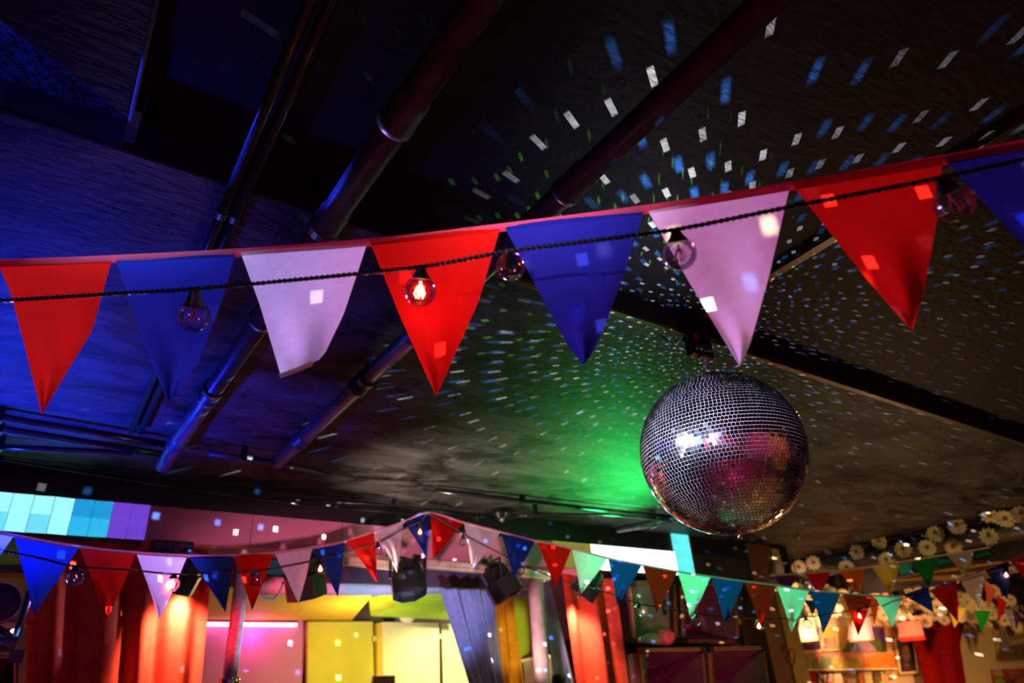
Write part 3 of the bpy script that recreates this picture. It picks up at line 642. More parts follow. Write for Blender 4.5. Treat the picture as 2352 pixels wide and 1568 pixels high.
panel('crossing_board', 'dark beam crossing the lime panel at the far left', [(-40, 1296), (64, 1298), (64, 1312), (-40, 1312)], YB+.19, .03, M_dark)
panel('teal_board', 'teal panel glimpsed between the red and pink flags', [(600, 1288), (662, 1284), (655, 1336), (596, 1338)], 4.7, .03, mat('teal_felt', (.02, .25, .22, 1), .7))
panel('back_board', 'dark purple board behind the stage spotlights', [(715, 1290), (1130, 1306), (1120, 1352), (715, 1336)], 4.2, .03, mat('aubergine_paint', (.07, .025, .05, 1), .7))
o = MB().tube([PY(560, 1342, 4.4), PY(700, 1347, 4.4), PY(860, 1351, 4.4), PY(1085, 1352, 4.4)], [.055, .05, .045, .03], 16).obj('rolled_screen', mat('pale_blue_canvas', (.62, .70, .80, 1), .6, 0, .08, 8), None, True)
tag(o, 'pale blue white rolled screen hanging across the top of the stage', 'rolled screen')
o = MB().tube([PY(1040, 1341, 4.3), PY(1107, 1345, 4.3)], [.004, .016], 12).obj('rolled_edge', mat('bright_red_vinyl', (.6, .01, .01, 1), .4), None, True)
tag(o, 'small red rolled end of cloth beside the spotlight above the orange curtain', 'cloth')
t = thing('dome_lamp', PY(934, 1422, YK-.2), 'small cream dome lamp above the pale yellow wall panel', 'lamp')
q = PY(935, 1413, YK-.2); k = 20/F*(q-CAM).dot(fw)
MB().sphere(q, k, 20, 12, (1, .8, .85)).obj('dome', mat('cream_glass', (.8, .74, .5, 1), .2), t, True)
MB().box((q.x-k*.5, q.y, q.z), (q.x+k*.5, q.y+.1, q.z+k*.9)).obj('mount', M_yel, t)
for (x, y), lab in (((863, 1466), 'small pale bracket joining the yellow panel and its neighbour'), ((1012, 1461), 'small pale bracket right of the pale yellow middle panel')):
    q = PY(x, y, YK-.08); o = MB().box((q.x-.028, q.y, q.z-.02), (q.x+.028, q.y+.06, q.z+.02)).obj('panel_bracket', mat('pale_brass', (.6, .42, .25, 1), .4, .3), None)
    tag(o, lab, 'bracket')
# pink led bar
t = thing('led_bar', PY(580, 1432, YK-.05), 'glowing pink light bar across the top of the pink wall', 'light bar')
a, c = PY(440, 1431, YK-.05), PY(683, 1433, YK-.05)
MB().box((a.x, YK-.06, c.z+.006), (c.x, YK-.0, c.z+.03)).obj('channel', mat('dark_red_channel', (.2, .01, .03, 1), .5), t)
MB().box((a.x, YK-.065, c.z-.018), (c.x-.005, YK-.03, c.z+.006)).obj('strip', emit('pink_led', (1, .30, .62, 1), 6, .03, 25, 1), t)
# hot stuff sign
t = thing('stage_sign', PY(882, 1590, 5.0), 'small cream sign with a green border low in the middle of the stage', 'sign')
a, c = PY(857, 1552, 5.0), PY(906, 1640, 5.0)
MB().box((a.x, 5.0, c.z), (c.x, 5.02, a.z)).obj('board', mat('cream_card', (.75, .55, .28, 1), .6), t)
a2, c2 = PY(860, 1556, 5.0), PY(903, 1632, 5.0)
mb = MB(); w_ = .009
for lo, hi in (((a2.x, a2.z-w_), (c2.x, a2.z)), ((a2.x, c2.z), (c2.x, c2.z+w_)), ((a2.x, c2.z), (a2.x+w_, a2.z)), ((c2.x-w_, c2.z), (c2.x, a2.z))): mb.box((lo[0], 4.997, lo[1]), (hi[0], 5.0, hi[1]))
mb.obj('border', mat('green_print', (.02, .3, .08, 1), .6), t)
q = PY(881, 1571, 4.996)
textmesh('HOT STUFF', .038, mat('brown_print', (.2, .1, .02, 1), .6), 'lettering', t, q, (1, 0, 0), (0, 0, 1))
t = thing('microphone', PY(1284, 1568, YB-.4), 'top of a black microphone with a red lit rim at the bottom of the stage', 'microphone')
q = PY(1283, 1566, YB-.4); k = 17/F*(q-CAM).dot(fw)
MB().lathe([(.001, k), (k*.6, k*.96), (k*.92, k*.7), (k, k*.2), (k, -k*3), (.001, -k*3)], q, (.08, 0, 1), 20).obj('head', M_rubber, t, True)
MB().tube([q+Vector((0, 0, -k*3)), (q.x, q.y, .02)], .012, 8).obj('stand', M_black, t)
t = thing('side_cupboard', PY(1268, 1560, YB+.3), 'pale cupboard corner seen between the round post and the grey blue strip', 'cupboard')
a, c = PY(1254, 1512, YB+.3), PY(1290, 1600, YB+.3)
MB().box((a.x, YB+.3, 0), (c.x, YB+.55, a.z)).obj('body', mat('pale_peach_paint', (.62, .42, .3, 1), .6), t)
MB().box((a.x-.01, YB+.29, a.z), (c.x+.01, YB+.56, a.z+.02)).obj('top', M_rail, t)
# ------------------------------------------------------------------ speaker cabinets
M_case = mat('tan_case_edging', (.30, .16, .045, 1), .4, .1, .25, 40); M_horn = mat('dark_maroon_horn', (.10, .025, .04, 1), .45, 0, .3, 8)
def cabinet(q, Y, depth, label, kind='horn', name='horn_speaker', plinth=False):
    """q: tl, tr, br, bl pixels of the front"""
    tl, tr_, br, bl = [PY(x, y, Y) for x, y in q]
    t = thing(name, ((bl+br)/2), label, 'speaker')
    cx = (tl+tr_+br+bl)/4
    fr = .022
    def ins(p, k): 
        d = Vector((cx.x-p.x, 0, cx.z-p.z)); return p+Vector((math.copysign(k, d.x), 0, math.copysign(k, d.z)))
    O = [tl, tr_, br, bl]; I = [ins(p, fr) for p in O]
    # edging: four rails, each with a groove line
    for i in range(4):
        j = (i+1) % 4
        MB().prism([O[i], O[j], I[j], I[i]], (0, .02, 0)).obj('edging', M_case, t)
        m0, m1 = lerp(O[i], I[i], .5), lerp(O[j], I[j], .5)
        MB().tube([m0+Vector((0, -.002, 0)), m1+Vector((0, -.002, 0))], .0035, 6).obj('groove', M_black, t)
    for p in O:
        k = ins(p, .03); mb = MB(); mb.box((min(p.x, k.x)-.006, Y-.012, min(p.z, k.z)-.006), (max(p.x, k.x)+.006, Y+.03, max(p.z, k.z)+.006)); mb.obj('corner_protector', M_rubber, t)
    if plinth: MB().box((min(bl.x, tl.x)+.02, Y+.03, 0), (max(br.x, tr_.x)-.02, Y+depth, min(bl.z, br.z)-.001)).obj('plinth', M_black, t)
    Bk = [p+Vector((0, depth, 0)) for p in I]
    mb = MB(); n = I+Bk
    mb.add([p+Vector((0, .01, 0)) for p in I]+Bk, [(4, 5, 6, 7)]+[(i, i+4, (i+1) % 4+4, (i+1) % 4) for i in range(4)])
    mb.obj('shell', M_horn, t)
    if kind == 'horn':
        c_ = sum(I, Vector())/4+Vector((0, depth*.75, 0))
        mid = [lerp(p, c_, .62)+Vector((0, depth*.0, 0)) for p in I]
        for i in range(4):
            j = (i+1) % 4
            MB().add([I[i]+Vector((0, .012, 0)), I[j]+Vector((0, .012, 0)), mid[j]+Vector((0, depth*.35, 0)), mid[i]+Vector((0, depth*.35, 0))], [(0, 1, 2, 3)]).obj('horn_wall', M_horn, t)
        r_ = (tr_.x-tl.x)*.24; cc = sum(I, Vector())/4+Vector((0, depth*.5, -.06))
        MB().lathe([(r_, 0), (r_*.92, .03), (r_*.4, .07), (r_*.3, .04), (.001, .02)], cc, (0, 1, 0), 28).obj('cone', M_horn, t, True)
    else:
        s = .06; gp = [lerp(I[0], I[1], s), lerp(I[0], I[1], .93), lerp(I[3], I[2], .93), lerp(I[3], I[2], s)]
        MB().prism([p+Vector((0, .03, 0)) for p in gp], (0, .02, 0)).obj('front_panel', mat('grey_green_panel', (.13, .16, .10, 1), .5, 0, .3, 5), t)
        h = lerp(lerp(I[0], I[1], .78), lerp(I[3], I[2], .78), .4); w = .018; hh = .06
        mb = MB(); mb.tube([h+Vector((0, .026, hh)), h+Vector((0, .026, -hh))], w, 10); mb.obj('grab_slot', M_rubber, t, True)
        l = lerp(lerp(I[0], I[1], .2), lerp(I[3], I[2], .2), .48)
        MB().box((l.x-.05, l.y+.022, l.z-.03), (l.x+.06, l.y+.03, l.z+.03)).obj('paper_label', mat('faded_paper', (.35, .34, .22, 1), .7), t)
    return t
YCB = YB+.12
cabinet([(1448, 1335), (1553, 1330), (1558, 1477), (1462, 1479)], YCB+.03, .3, 'upper left equipment case with grey panel, black slot and paper label', 'panel', 'equipment_case')
cabinet([(1565, 1333), (1692, 1340), (1699, 1477), (1571, 1476)], YCB, .35, 'upper right horn speaker behind the mint and teal flags')
cabinet([(1472, 1488), (1618, 1486), (1634, 1690), (1494, 1695)], YCB-.12, .5, 'lower left horn speaker of the tan edged stack', plinth=True)
cabinet([(1628, 1486), (1756, 1483), (1784, 1688), (1642, 1690)], YCB-.12, .5, 'lower right horn speaker of the tan edged stack', plinth=True)
t = thing('plush_toy', PY(1525, 1478, YCB-.03), 'fuzzy pinkish red ball shaped plush lying on the speaker stack', 'plush toy')
q = PY(1527, 1462, YCB-.055); k = 24/F*(q-CAM).dot(fw)
mb = MB(); nu, nv = 28, 18; rn = random.Random(5)
mb.sphere(q, k, 26, 16, (1, .8, .72)); mb.v = [q+(v-q)*(1+rn.uniform(-.08, .08)) for v in mb.v]
mb.obj('body', mat('pink_plush', (.62, .12, .12, 1), .95, 0, .3, 40, .6), t, True)
MB().tube([PY(1474, 1468, YCB-.06), PY(1490, 1466, YCB-.06), PY(1510, 1468, YCB-.06)], [.02, .034, .04], 14).obj('grey_sleeve', mat('grey_green_wool', (.25, .25, .17, 1), .9), t, True)
MB().sphere(PY(1470, 1470, YCB-.07), .02, 12, 8).obj('nose', M_chrome, t, True)
t = cabinet([(-70, 1496), (52, 1496), (45, 1660), (-70, 1665)], YB-.35, .3, 'magenta lit horn speaker at the bottom left corner')
MB().tube([wpos(t)+Vector((0, .15, 0)), Vector((wpos(t).x, wpos(t).y+.15, 0))], .02, 12).obj('stand_pole', M_black, t, True)
t = thing('stage_spotlight', PY(0, 1390, YB-.45), 'large black round spotlight at the left edge beside the red curtain', 'spotlight')
q = PY(-6, 1385, YB-.45); k = 48/F*(q-CAM).dot(fw)
MB().lathe([(.001, -.16), (k*.7, -.15), (k*.98, -.02), (k, .0), (k*.93, .01), (.001, -.01)], q, (.25, -.95, .1), 32).obj('housing', M_rubber, t, True)
MB().lathe([(k*.9, .008), (k*.94, .016), (k*.96, .008)], q, (.25, -.95, .1), 32).obj('front_ring', M_chrome, t, True)
MB().tube([q+Vector((k*.2, .05, -k)), q+Vector((k*1.1, .08, -.1)), q+Vector((k*1.2, .1, .06))], .014, 8).obj('yoke', M_black, t, True)
t = thing('control_box', PY(10, 1490, YB-.35), 'blue glinting control box on top of the bottom left speaker', 'control box')
a, c = PY(-60, 1448, YB-.33), PY(36, 1484, YB-.33)
MB().box((a.x, YB-.33, c.z), (c.x, YB-.15, a.z)).obj('case', mat('blue_black_plastic', (.02, .06, .16, 1), .25), t)
MB().box((a.x, YB-.334, a.z-.02), (c.x-.004, YB-.328, a.z-.006)).obj('top_strip', mat('blue_metal', (.1, .3, .7, 1), .3, .6), t)
MB().sphere(Vector((c.x-.02, YB-.336, c.z+.05)), .007, 10, 8).obj('indicator', emit('pale_indicator', (1, .9, .7, 1), 8, .02, 25, 0), t, True)
# ------------------------------------------------------------------ timber pillar
t = thing('timber_post', (PY(1800, 1500, YB-.05).x, YB, 0), 'brown timber post with a hand drawn red heart between stage and picture wall', 'post')
pL, pM, pR = PY(1752, 1400, YB-.04).x, PY(1790, 1400, YB-.04).x, PY(1823, 1400, YB-.04).x
M_pil = mat('brown_painted_timber', (.14, .055, .025, 1), .5, 0, .25, 8); M_pil2 = mat('tan_timber', (.34, .19, .06, 1), .55, 0, .2, 10)
MB().box((pL, YB-.02, 0), (pM, YB+.14, H-.01)).obj('brown_board', M_pil, t)
MB().box((pM, YB-.04, 0), (pR, YB+.14, PY(1800, 1340, YB-.04).z)).obj('tan_board', M_pil2, t)
MB().box((pM-.02, YB-.01, PY(1800, 1320, YB).z), (pR-.03, YB+.13, H-.01)).obj('upper_board', M_pil, t)
a, c = PY(1773, 1259, YB-.03), PY(1803, 1319, YB-.03)
MB().box((a.x, YB-.03, c.z), (c.x, YB-.005, a.z)).obj('cream_plate', mat('cream_plate', (.55, .42, .18, 1), .6), t)
q = PY(1817, 1506, YB-.044); hs = []
for k in range(33):
    w = 2*PI*k/32; hs.append(Vector((q.x+16*math.sin(w)**3*.0034, YB-.043, q.z+(13*math.cos(w)-5*math.cos(2*w)-2*math.cos(3*w)-math.cos(4*w))*.0042)))
MB().tube(hs, .005, 6).obj('drawn_heart', mat('red_marker', (.35, .03, .02, 1), .6), t)
t = thing('poster', PY(1738, 1390, YB+.6), 'bright poster with yellow and green flames above the lower speakers', 'poster')
a, c = PY(1692, 1344, YB+.62), PY(1775, 1434, YB+.62)
MB().prism([PY(1694, 1342, YB+.62), PY(1790, 1348, YB+.62), PY(1790, 1424, YB+.62), PY(1696, 1434, YB+.62)], (0, .01, 0)).obj('sheet', mat('pale_orange_paper', (.75, .52, .22, 1), .6), t)
for pts, cn, cc in (([(1694, 1372), (1790, 1370), (1790, 1388), (1696, 1400)], 'grey_green_paint', (.22, .2, .08, 1)), ([(1697, 1432), (1696, 1400), (1704, 1390), (1712, 1404), (1722, 1416), (1724, 1430)], 'pale_green_paint', (.55, .62, .2, 1)), ([(1724, 1430), (1708, 1404), (1722, 1382), (1734, 1402), (1738, 1428)], 'yellow_paint', (.75, .5, .02, 1)), ([(1740, 1428), (1746, 1396), (1760, 1388), (1780, 1400), (1784, 1424)], 'orange_paint', (.75, .2, .05, 1))):
    MB().prism([PY(x, y, YB+.615) for x, y in pts], (0, .006, 0)).obj('painted_shape', mat(cn, cc, .7), t)
# ------------------------------------------------------------------ picture wall on the right
YW = 4.0
zh = PY(2000, 1372, YW).z
M_cream = mat('cream_wall_paint', (.62, .45, .24, 1), .75, 0, .06, 4)
b = MB(); b.box((5.15, YW, 0), (XR, YW+.12, zh)); struct(b.obj('wall_pictures', M_cream))
b = MB(); b.box((5.15, YW-.01, zh), (XR, YW+.12, H)); struct(b.obj('wall_pictures_header', M_dark))
def pic(name, label, q, Y, m, frame=None, shapes=(), cat='painting', fw_=.014):
    pts = [PY(x, y, Y) for x, y in q]
    t = thing(name, (pts[2]+pts[3])/2, label, cat)
    MB().prism(pts, (0, .012, 0)).obj('canvas', m, t)
    for i, (sp, cn, cc) in enumerate(shapes):
        MB().prism([PY(x, y, Y-.002-.0008*i) for x, y in sp], (0, .002, 0)).obj('painted_shape', mat(cn, cc, .75, 0, .3, 25), t)
    if frame:
        n = len(pts)
        for i in range(n): MB().tube([pts[i], pts[(i+1) % n]], fw_, 4).obj('frame_side', frame, t)
    return t
M_frm = mat('cream_frame', (.7, .55, .3, 1), .5); M_gfr = mat('pale_green_frame', (.4, .42, .2, 1), .5)
pic('painting', 'painting with purple ground and salmon shape below the white lampshade', [(1838, 1378), (1876, 1379), (1885, 1494), (1836, 1497)], YW-.03, mat('purple_paint', (.09, .015, .16, 1), .7, 0, .3, 12), M_frm, [([(1840, 1381), (1875, 1381), (1880, 1465), (1836, 1466)], 'teal_paint', (.05, .22, .25, 1)), ([(1845, 1464), (1873, 1463), (1871, 1474), (1862, 1479), (1850, 1477)], 'salmon_paint', (.7, .14, .09, 1))])
pic('painting', 'narrow pinkish painting in a pale frame beside the purple painting', [(1889, 1436), (1919, 1435), (1924, 1492), (1887, 1493)], YW-.03, mat('dusty_pink_paint', (.42, .22, .1, 1), .7, 0, .4, 20), M_gfr, [([(1890, 1437), (1918, 1437), (1920, 1462), (1890, 1464)], 'ochre_paint', (.5, .32, .05, 1)), ([(1891, 1465), (1901, 1464), (1899, 1486), (1893, 1487)], 'brick_paint', (.4, .08, .05, 1))])
pic('painting', 'painting of green hills and a lavender mountain below the pink lampshade', [(1923, 1437), (2031, 1437), (2040, 1496), (1925, 1497)], YW-.02, mat('mustard_paint', (.52, .30, .02, 1), .7, 0, .3, 12), None, [([(2000, 1438), (2030, 1438), (2038, 1495), (2000, 1495)], 'night_blue_paint', (.05, .03, .10, 1)), ([(1936, 1496), (1946, 1474), (1962, 1466), (1990, 1464), (2018, 1470), (2034, 1484), (2039, 1496)], 'forest_paint', (.04, .10, .01, 1)), ([(1953, 1496), (1962, 1480), (1968, 1466), (1986, 1465), (2004, 1482), (2016, 1496)], 'lavender_paint', (.28, .18, .30, 1)), ([(1966, 1495), (1968, 1478), (1976, 1490), (1978, 1495)], 'steel_blue_paint', (.08, .10, .26, 1))])
gr = [([(1834, 1505), (1858, 1504), (1860, 1533), (1838, 1534)], 'grass_paint', (.18, .36, .03, 1)), ([(1866, 1512), (1880, 1508), (1882, 1533), (1864, 1534)], 'moss_paint', (.25, .28, .05, 1)), ([(1884, 1534), (1886, 1506), (1908, 1506), (1910, 1533)], 'sea_green_paint', (.16, .26, .10, 1)), ([(1908, 1533), (1914, 1508), (1926, 1504), (1934, 1518), (1936, 1533)], 'sage_paint', (.42, .40, .08, 1)), ([(1936, 1533), (1938, 1512), (1962, 1506), (1978, 1520), (1980, 1533)], 'olive_paint', (.36, .24, .03, 1)), ([(1980, 1533), (1984, 1512), (2020, 1500), (2054, 1500), (2058, 1533)], 'burnt_orange_paint', (.5, .17, .01, 1))]
pic('painting', 'long landscape painting with pink sky, green left and orange right', [(1833, 1498), (2053, 1498), (2059, 1534), (1838, 1536)], YW-.04, mat('pink_sky_paint', (.66, .24, .14, 1), .7, 0, .3, 12), None, gr)
o = MB().prism([PY(1838, 1536, YW-.06), PY(2062, 1533, YW-.06), PY(2063, 1537, YW-.06), PY(1839, 1540, YW-.06)], (0, .08, 0)).obj('picture_shelf', M_frm, None); tag(o, 'thin cream shelf under the long landscape painting', 'shelf')
pic('portrait', 'dark portrait of a pale face in a cream frame below the red lampshade', [(2056, 1468), (2097, 1466), (2107, 1543), (2067, 1546)], YW-.03, mat('dark_portrait_ground', (.03, .012, .012, 1), .6, 0, .3, 20), M_frm, [([(2074, 1488), (2080, 1482), (2088, 1484), (2092, 1496), (2090, 1510), (2084, 1518), (2076, 1512), (2072, 1500)], 'umber_face_paint', (.16, .06, .02, 1)), ([(2077, 1516), (2086, 1518), (2091, 1536), (2078, 1537)], 'umber_dark_paint', (.10, .03, .015, 1)), ([(2075, 1498), (2079, 1497), (2079, 1501), (2075, 1502)], 'shadow_paint', (.02, .008, .008, 1)), ([(2084, 1496), (2088, 1496), (2088, 1500), (2084, 1500)], 'shadow_paint', (.02, .008, .008, 1))])
pic('poster', 'dark red poster at the foot of the timber post', [(1841, 1540), (1876, 1540), (1880, 1610), (1846, 1612)], YW-.03, mat('oxblood_paper', (.32, .01, .01, 1), .7), None, cat='poster')
t = pic('poster', 'pale poster with black lettering below the long landscape', [(1878, 1548), (1912, 1546), (1920, 1612), (1884, 1612)], YW-.03, mat('pale_pink_paper', (.68, .42, .30, 1), .7), None, cat='poster')
q = PY(1895, 1572, YW-.035); textmesh('NZ', .14, M_rubber, 'lettering', t, q, (1, 0, 0), (.05, 0, 1))
pic('paper_strip', 'bright cream paper strip beside the lettered poster', [(1915, 1537), (1931, 1537), (1940, 1610), (1922, 1612)], YW-.03, mat('bright_cream_paper', (.8, .68, .38, 1), .7), None, cat='paper')
pic('small_picture', 'small picture with a pale arch in a brown frame under the shelf', [(1943, 1554), (1965, 1552), (1972, 1600), (1948, 1602)], YW-.03, mat('tan_paper', (.6, .42, .25, 1), .7), mat('brown_frame', (.22, .10, .02, 1), .5), [([(1948, 1568), (1953, 1558), (1961, 1560), (1966, 1572), (1968, 1598), (1952, 1600)], 'mushroom_paint', (.35, .26, .18, 1))], 'picture')
pic('small_picture', 'tall narrow orange picture under the shelf', [(1971, 1544), (1982, 1543), (1989, 1600), (1976, 1600)], YW-.03, mat('vermilion_paint', (.6, .17, .06, 1), .7, 0, .3, 20), mat('brown_frame', (.22, .10, .02, 1), .5), (), 'picture', .008)
pic('small_picture', 'small dark green and brown photograph under the shelf', [(2008, 1543), (2023, 1542), (2027, 1565), (2011, 1566)], YW-.03, mat('moss_brown_print', (.16, .10, .03, 1), .7, 0, .5, 25), None, [([(2008, 1543), (2023, 1542), (2025, 1553), (2009, 1554)], 'plum_brown_paint', (.09, .04, .03, 1))], 'picture')
t = pic('number_card', 'pale card with the number 38 near the portrait', [(2034, 1540), (2060, 1539), (2064, 1580), (2038, 1582)], YW-.02, mat('apricot_paper', (.68, .42, .2, 1), .7), None, cat='card')
q = PY(2046, 1561, YW-.03); textmesh('38', .085, mat('brown_print', (.2, .1, .02, 1), .6), 'lettering', t, q, (1, 0, .03), (.05, 0, 1))
pic('painting', 'large painting of a grey figure on yellow ground at the right edge', [(2277, 1420), (2380, 1412), (2386, 1514), (2297, 1519)], YW-.03, mat('straw_paint', (.55, .35, .10, 1), .7, 0, .25, 10), None, [([(2290, 1512), (2294, 1490), (2320, 1482), (2384, 1470), (2384, 1513), (2298, 1517)], 'bark_paint', (.16, .09, .03, 1)), ([(2291, 1468), (2296, 1448), (2306, 1444), (2318, 1450), (2322, 1470), (2316, 1492), (2298, 1494)], 'slate_paint', (.26, .22, .16, 1)), ([(2284, 1458), (2294, 1460), (2292, 1470), (2286, 1470)], 'slate_paint', (.26, .22, .16, 1)), ([(2318, 1462), (2384, 1448), (2384, 1456), (2320, 1474)], 'grey_olive_paint', (.3, .24, .12, 1))])
pic('painting', 'colourful red and green painting at the bottom right corner', [(2279, 1537), (2380, 1533), (2384, 1600), (2290, 1602)], YW-.03, mat('rust_paint', (.28, .06, .02, 1), .7, 0, .5, 14), None, [([(2282, 1540), (2298, 1538), (2306, 1552), (2286, 1552)], 'sand_paint', (.45, .3, .12, 1)), ([(2285, 1562), (2300, 1554), (2312, 1572), (2290, 1580)], 'grass_paint', (.18, .36, .03, 1)), ([(2318, 1540), (2340, 1537), (2344, 1548), (2324, 1552)], 'brick_paint', (.4, .08, .05, 1)), ([(2308, 1560), (2332, 1556), (2336, 1580), (2312, 1584)], 'plum_brown_paint', (.09, .04, .03, 1))])
# red tied curtain
def tied(u, v):
    Y = YW-.12
    L0 = [(2106, 1404), (2098, 1430), (2099, 1470), (2112, 1520), (2124, 1570), (2146, 1650)]; R0 = [(2216, 1398), (2238, 1424), (2232, 1452), (2227, 1478), (2240, 1560), (2258, 1650)]
    s = v*5; i = min(4, int(s)); w = s-i
    a = PY(lerp(L0[i][0], L0[i+1][0], w), lerp(L0[i][1], L0[i+1][1], w), Y); c = PY(lerp(R0[i][0], R0[i+1][0], w), lerp(R0[i][1], R0[i+1][1], w), Y)
    p = lerp(a, c, u); dy = .012*math.sin(2*PI*3*u) - (.11*(u-.78)/.22*-1 if u > .78 else 0)
    return Vector((p.x, p.y+dy, p.z))
o = MB().grid(tied, 60, 30).obj('gathered_curtain', cloth('scarlet_cloth', (.26, .006, .006, 1), .1, .1, 30), None, True); tag(o, 'red curtain drawn in at one side, hanging on the picture wall', 'curtain')
# lampshades
def lampshade(q, Y, label, e, fringe):
    tl, tr_, br, bl = [PY(x, y, Y) for x, y in q]
    t = thing('hanging_lampshade', (bl+br)/2, label, 'lamp')
    ct = (tl+tr_)/2; cb_ = (bl+br)/2; ax = (ct-cb_); h = ax.length
    k_ = (ct-CAM).dot(fw)/F/2/1.12; rt_ = (q[1][0]-q[0][0])*k_; rb = (q[2][0]-q[3][0])*k_
    mb = MB()
    def fn(u, v):
        w = 2*PI*u; r = lerp(rb, rt_, v)*(1+.03*math.cos(8*w)*(1-v)); d1 = Vector((1, 0, 0)); d2 = Vector((0, 1, 0))
        return cb_+ax*v+(d1*math.cos(w)+d2*math.sin(w)*.8)*r
    mb.grid(fn, 40, 6); mb.obj('shade', e, t, True)
    mb = MB()
    for k in range(44):
        w = 2*PI*k/44; p = cb_+Vector((math.cos(w)*rb, math.sin(w)*rb*.8, 0)); mb.tube([p, p+Vector((.002, 0, -.035))], .006, 4)
    mb.obj('fringe', fringe, t)
    MB().tube([ct, ct+Vector((0, 0, .12)), (ct.x, ct.y, H)], .005, 6).obj('cord', M_rubber, t)
    return ct, cb_
def glowshade(name, col, s):
    m, nt, out = newmat(name)
    e = nt.nodes.new('ShaderNodeEmission'); c, fac, tc = noisecol(nt, col, .08, 10); nt.links.new(c, e.inputs[0]); e.inputs[1].default_value = s
    d = nt.nodes.new('ShaderNodeBsdfDiffuse'); d.inputs[0].default_value = tuple(c_*.3 for c_ in col[:3])+(1,); a = nt.nodes.new('ShaderNodeAddShader')
    nt.links.new(e.outputs[0], a.inputs[0]); nt.links.new(d.outputs[0], a.inputs[1]); nt.links.new(a.outputs[0], out.inputs[0]); m.cycles.emission_sampling = 'NONE'; return m
lampshade([(1834, 1419), (1874, 1418), (1882, 1461), (1826, 1464)], 3.72, 'glowing white fringed lampshade just right of the timber post', glowshade('white_lit_shade', (1, .72, .40, 1), .9), mat('cream_fringe', (.7, .5, .3, 1), .8))
lampshade([(1946, 1421), (2002, 1419), (2011, 1461), (1943, 1464)], 3.72, 'glowing pink fringed lampshade, middle one of three', glowshade('pink_lit_shade', (1, .36, .26, 1), .95), mat('pink_fringe', (.7, .3, .25, 1), .8))
lampshade([(2057, 1432), (2119, 1427), (2127, 1458), (2060, 1466)], 3.7, 'glowing red fringed lampshade before the red curtain', glowshade('red_lit_shade', (1, .17, .07, 1), 1.1), mat('red_fringe', (.6, .03, .02, 1), .8))
# ------------------------------------------------------------------ duct with daisies, garland
XD, ZD = 5.85, 1.0+CAM.z-.03
t = thing('ventilation_duct', (XD, 2.9, ZD-.08), 'dark ribbed flexible duct running under the ceiling at the right', 'duct')
mb = MB(); prof = []; path = []; rads = []
y0, y1 = .8, 3.95; n = 260
for i in range(n+1):
    y = lerp(y0, y1, i/n); dz = -.02*math.sin((y-1)*2.2); path.append(Vector((XD, y, ZD+dz))); rads.append(.082 if i % 2 else .070)
mb.tube(path, rads, 24); mb.obj('hose', mat('dark_ribbed_foil', (.10, .075, .06, 1), .45, .2, .3, 14), t, True)
for yy in (1.6, 2.7, 3.7):
    MB().lathe([(.084, -.015), (.09, -.015), (.09, .015), (.084, .015)], (XD, yy, ZD-.02*math.sin((yy-1)*2.2)), (0, 1, 0), 24).obj('strap', M_black, t)
M_pet = mat('cream_petal', (.72, .60, .36, 1), .7, 0, .12, 20); M_eye = mat('ochre_flower_eye', (.40, .20, .03, 1), .8, 0, .3, 40); M_leaf = mat('dark_leaf', (.025, .03, .012, 1), .6, 0, .4, 20); M_stem = mat('brown_stem', (.05, .035, .015, 1), .7)
def daisy(root, c, n_, r, rn, seen='daisy'):
    n_ = Vector(n_).normalized(); a = n_.orthogonal().normalized(); b_ = n_.cross(a); mb = MB(); k = rn.randint(11, 14)
    off = rn.uniform(0, 1)
    for i in range(k):
        w = 2*PI*(i+off)/k; d = a*math.cos(w)+b_*math.sin(w); s = n_.cross(d); lift = rn.uniform(-.05, .25)*r
        wd = r*.2
        p = [c+d*(r*.15)-s*wd*.4, c+d*(r*.15)+s*wd*.4, c+d*(r*.75)+s*wd+n_*lift*.7, c+d*r+n_*lift, c+d*(r*.75)-s*wd+n_*lift*.7]
        mb.prism(p, n_*(-r*.04))
    f = mb.obj(seen, M_pet, root)
    MB().sphere(c+n_*r*.05, r*.24, 10, 6).obj('flower_centre', M_eye, f, True)
rn = random.Random(11)
g = thing('flower_garland', (XD-.1, 2.8, ZD), 'string of cream daisies draped over the dark ribbed duct', 'flower garland')
dpx = [(1835, 1303), (1868, 1292), (1968, 1268), (2019, 1243), (2075, 1262), (2035, 1285), (2149, 1226), (2198, 1207), (2130, 1258), (2188, 1255), (2272, 1232), (2274, 1184), (2309, 1191), (2346, 1182), (1944, 1302)]
pts = []
for x, y in dpx:
    c = PX(x, y, XD-.12); pts.append(c)
    n_ = (CAM-c).normalized()+Vector((rn.uniform(-.7, .7), rn.uniform(-.5, .5), rn.uniform(-.5, .2)))
    daisy(g, c, n_, .068, rn)
vine = sorted(pts, key=lambda p: p.y)
MB().tube(smoothpath([p+Vector((.03, 0, .005)) for p in vine], 5), .005, 6).obj('vine', M_stem, g, True)
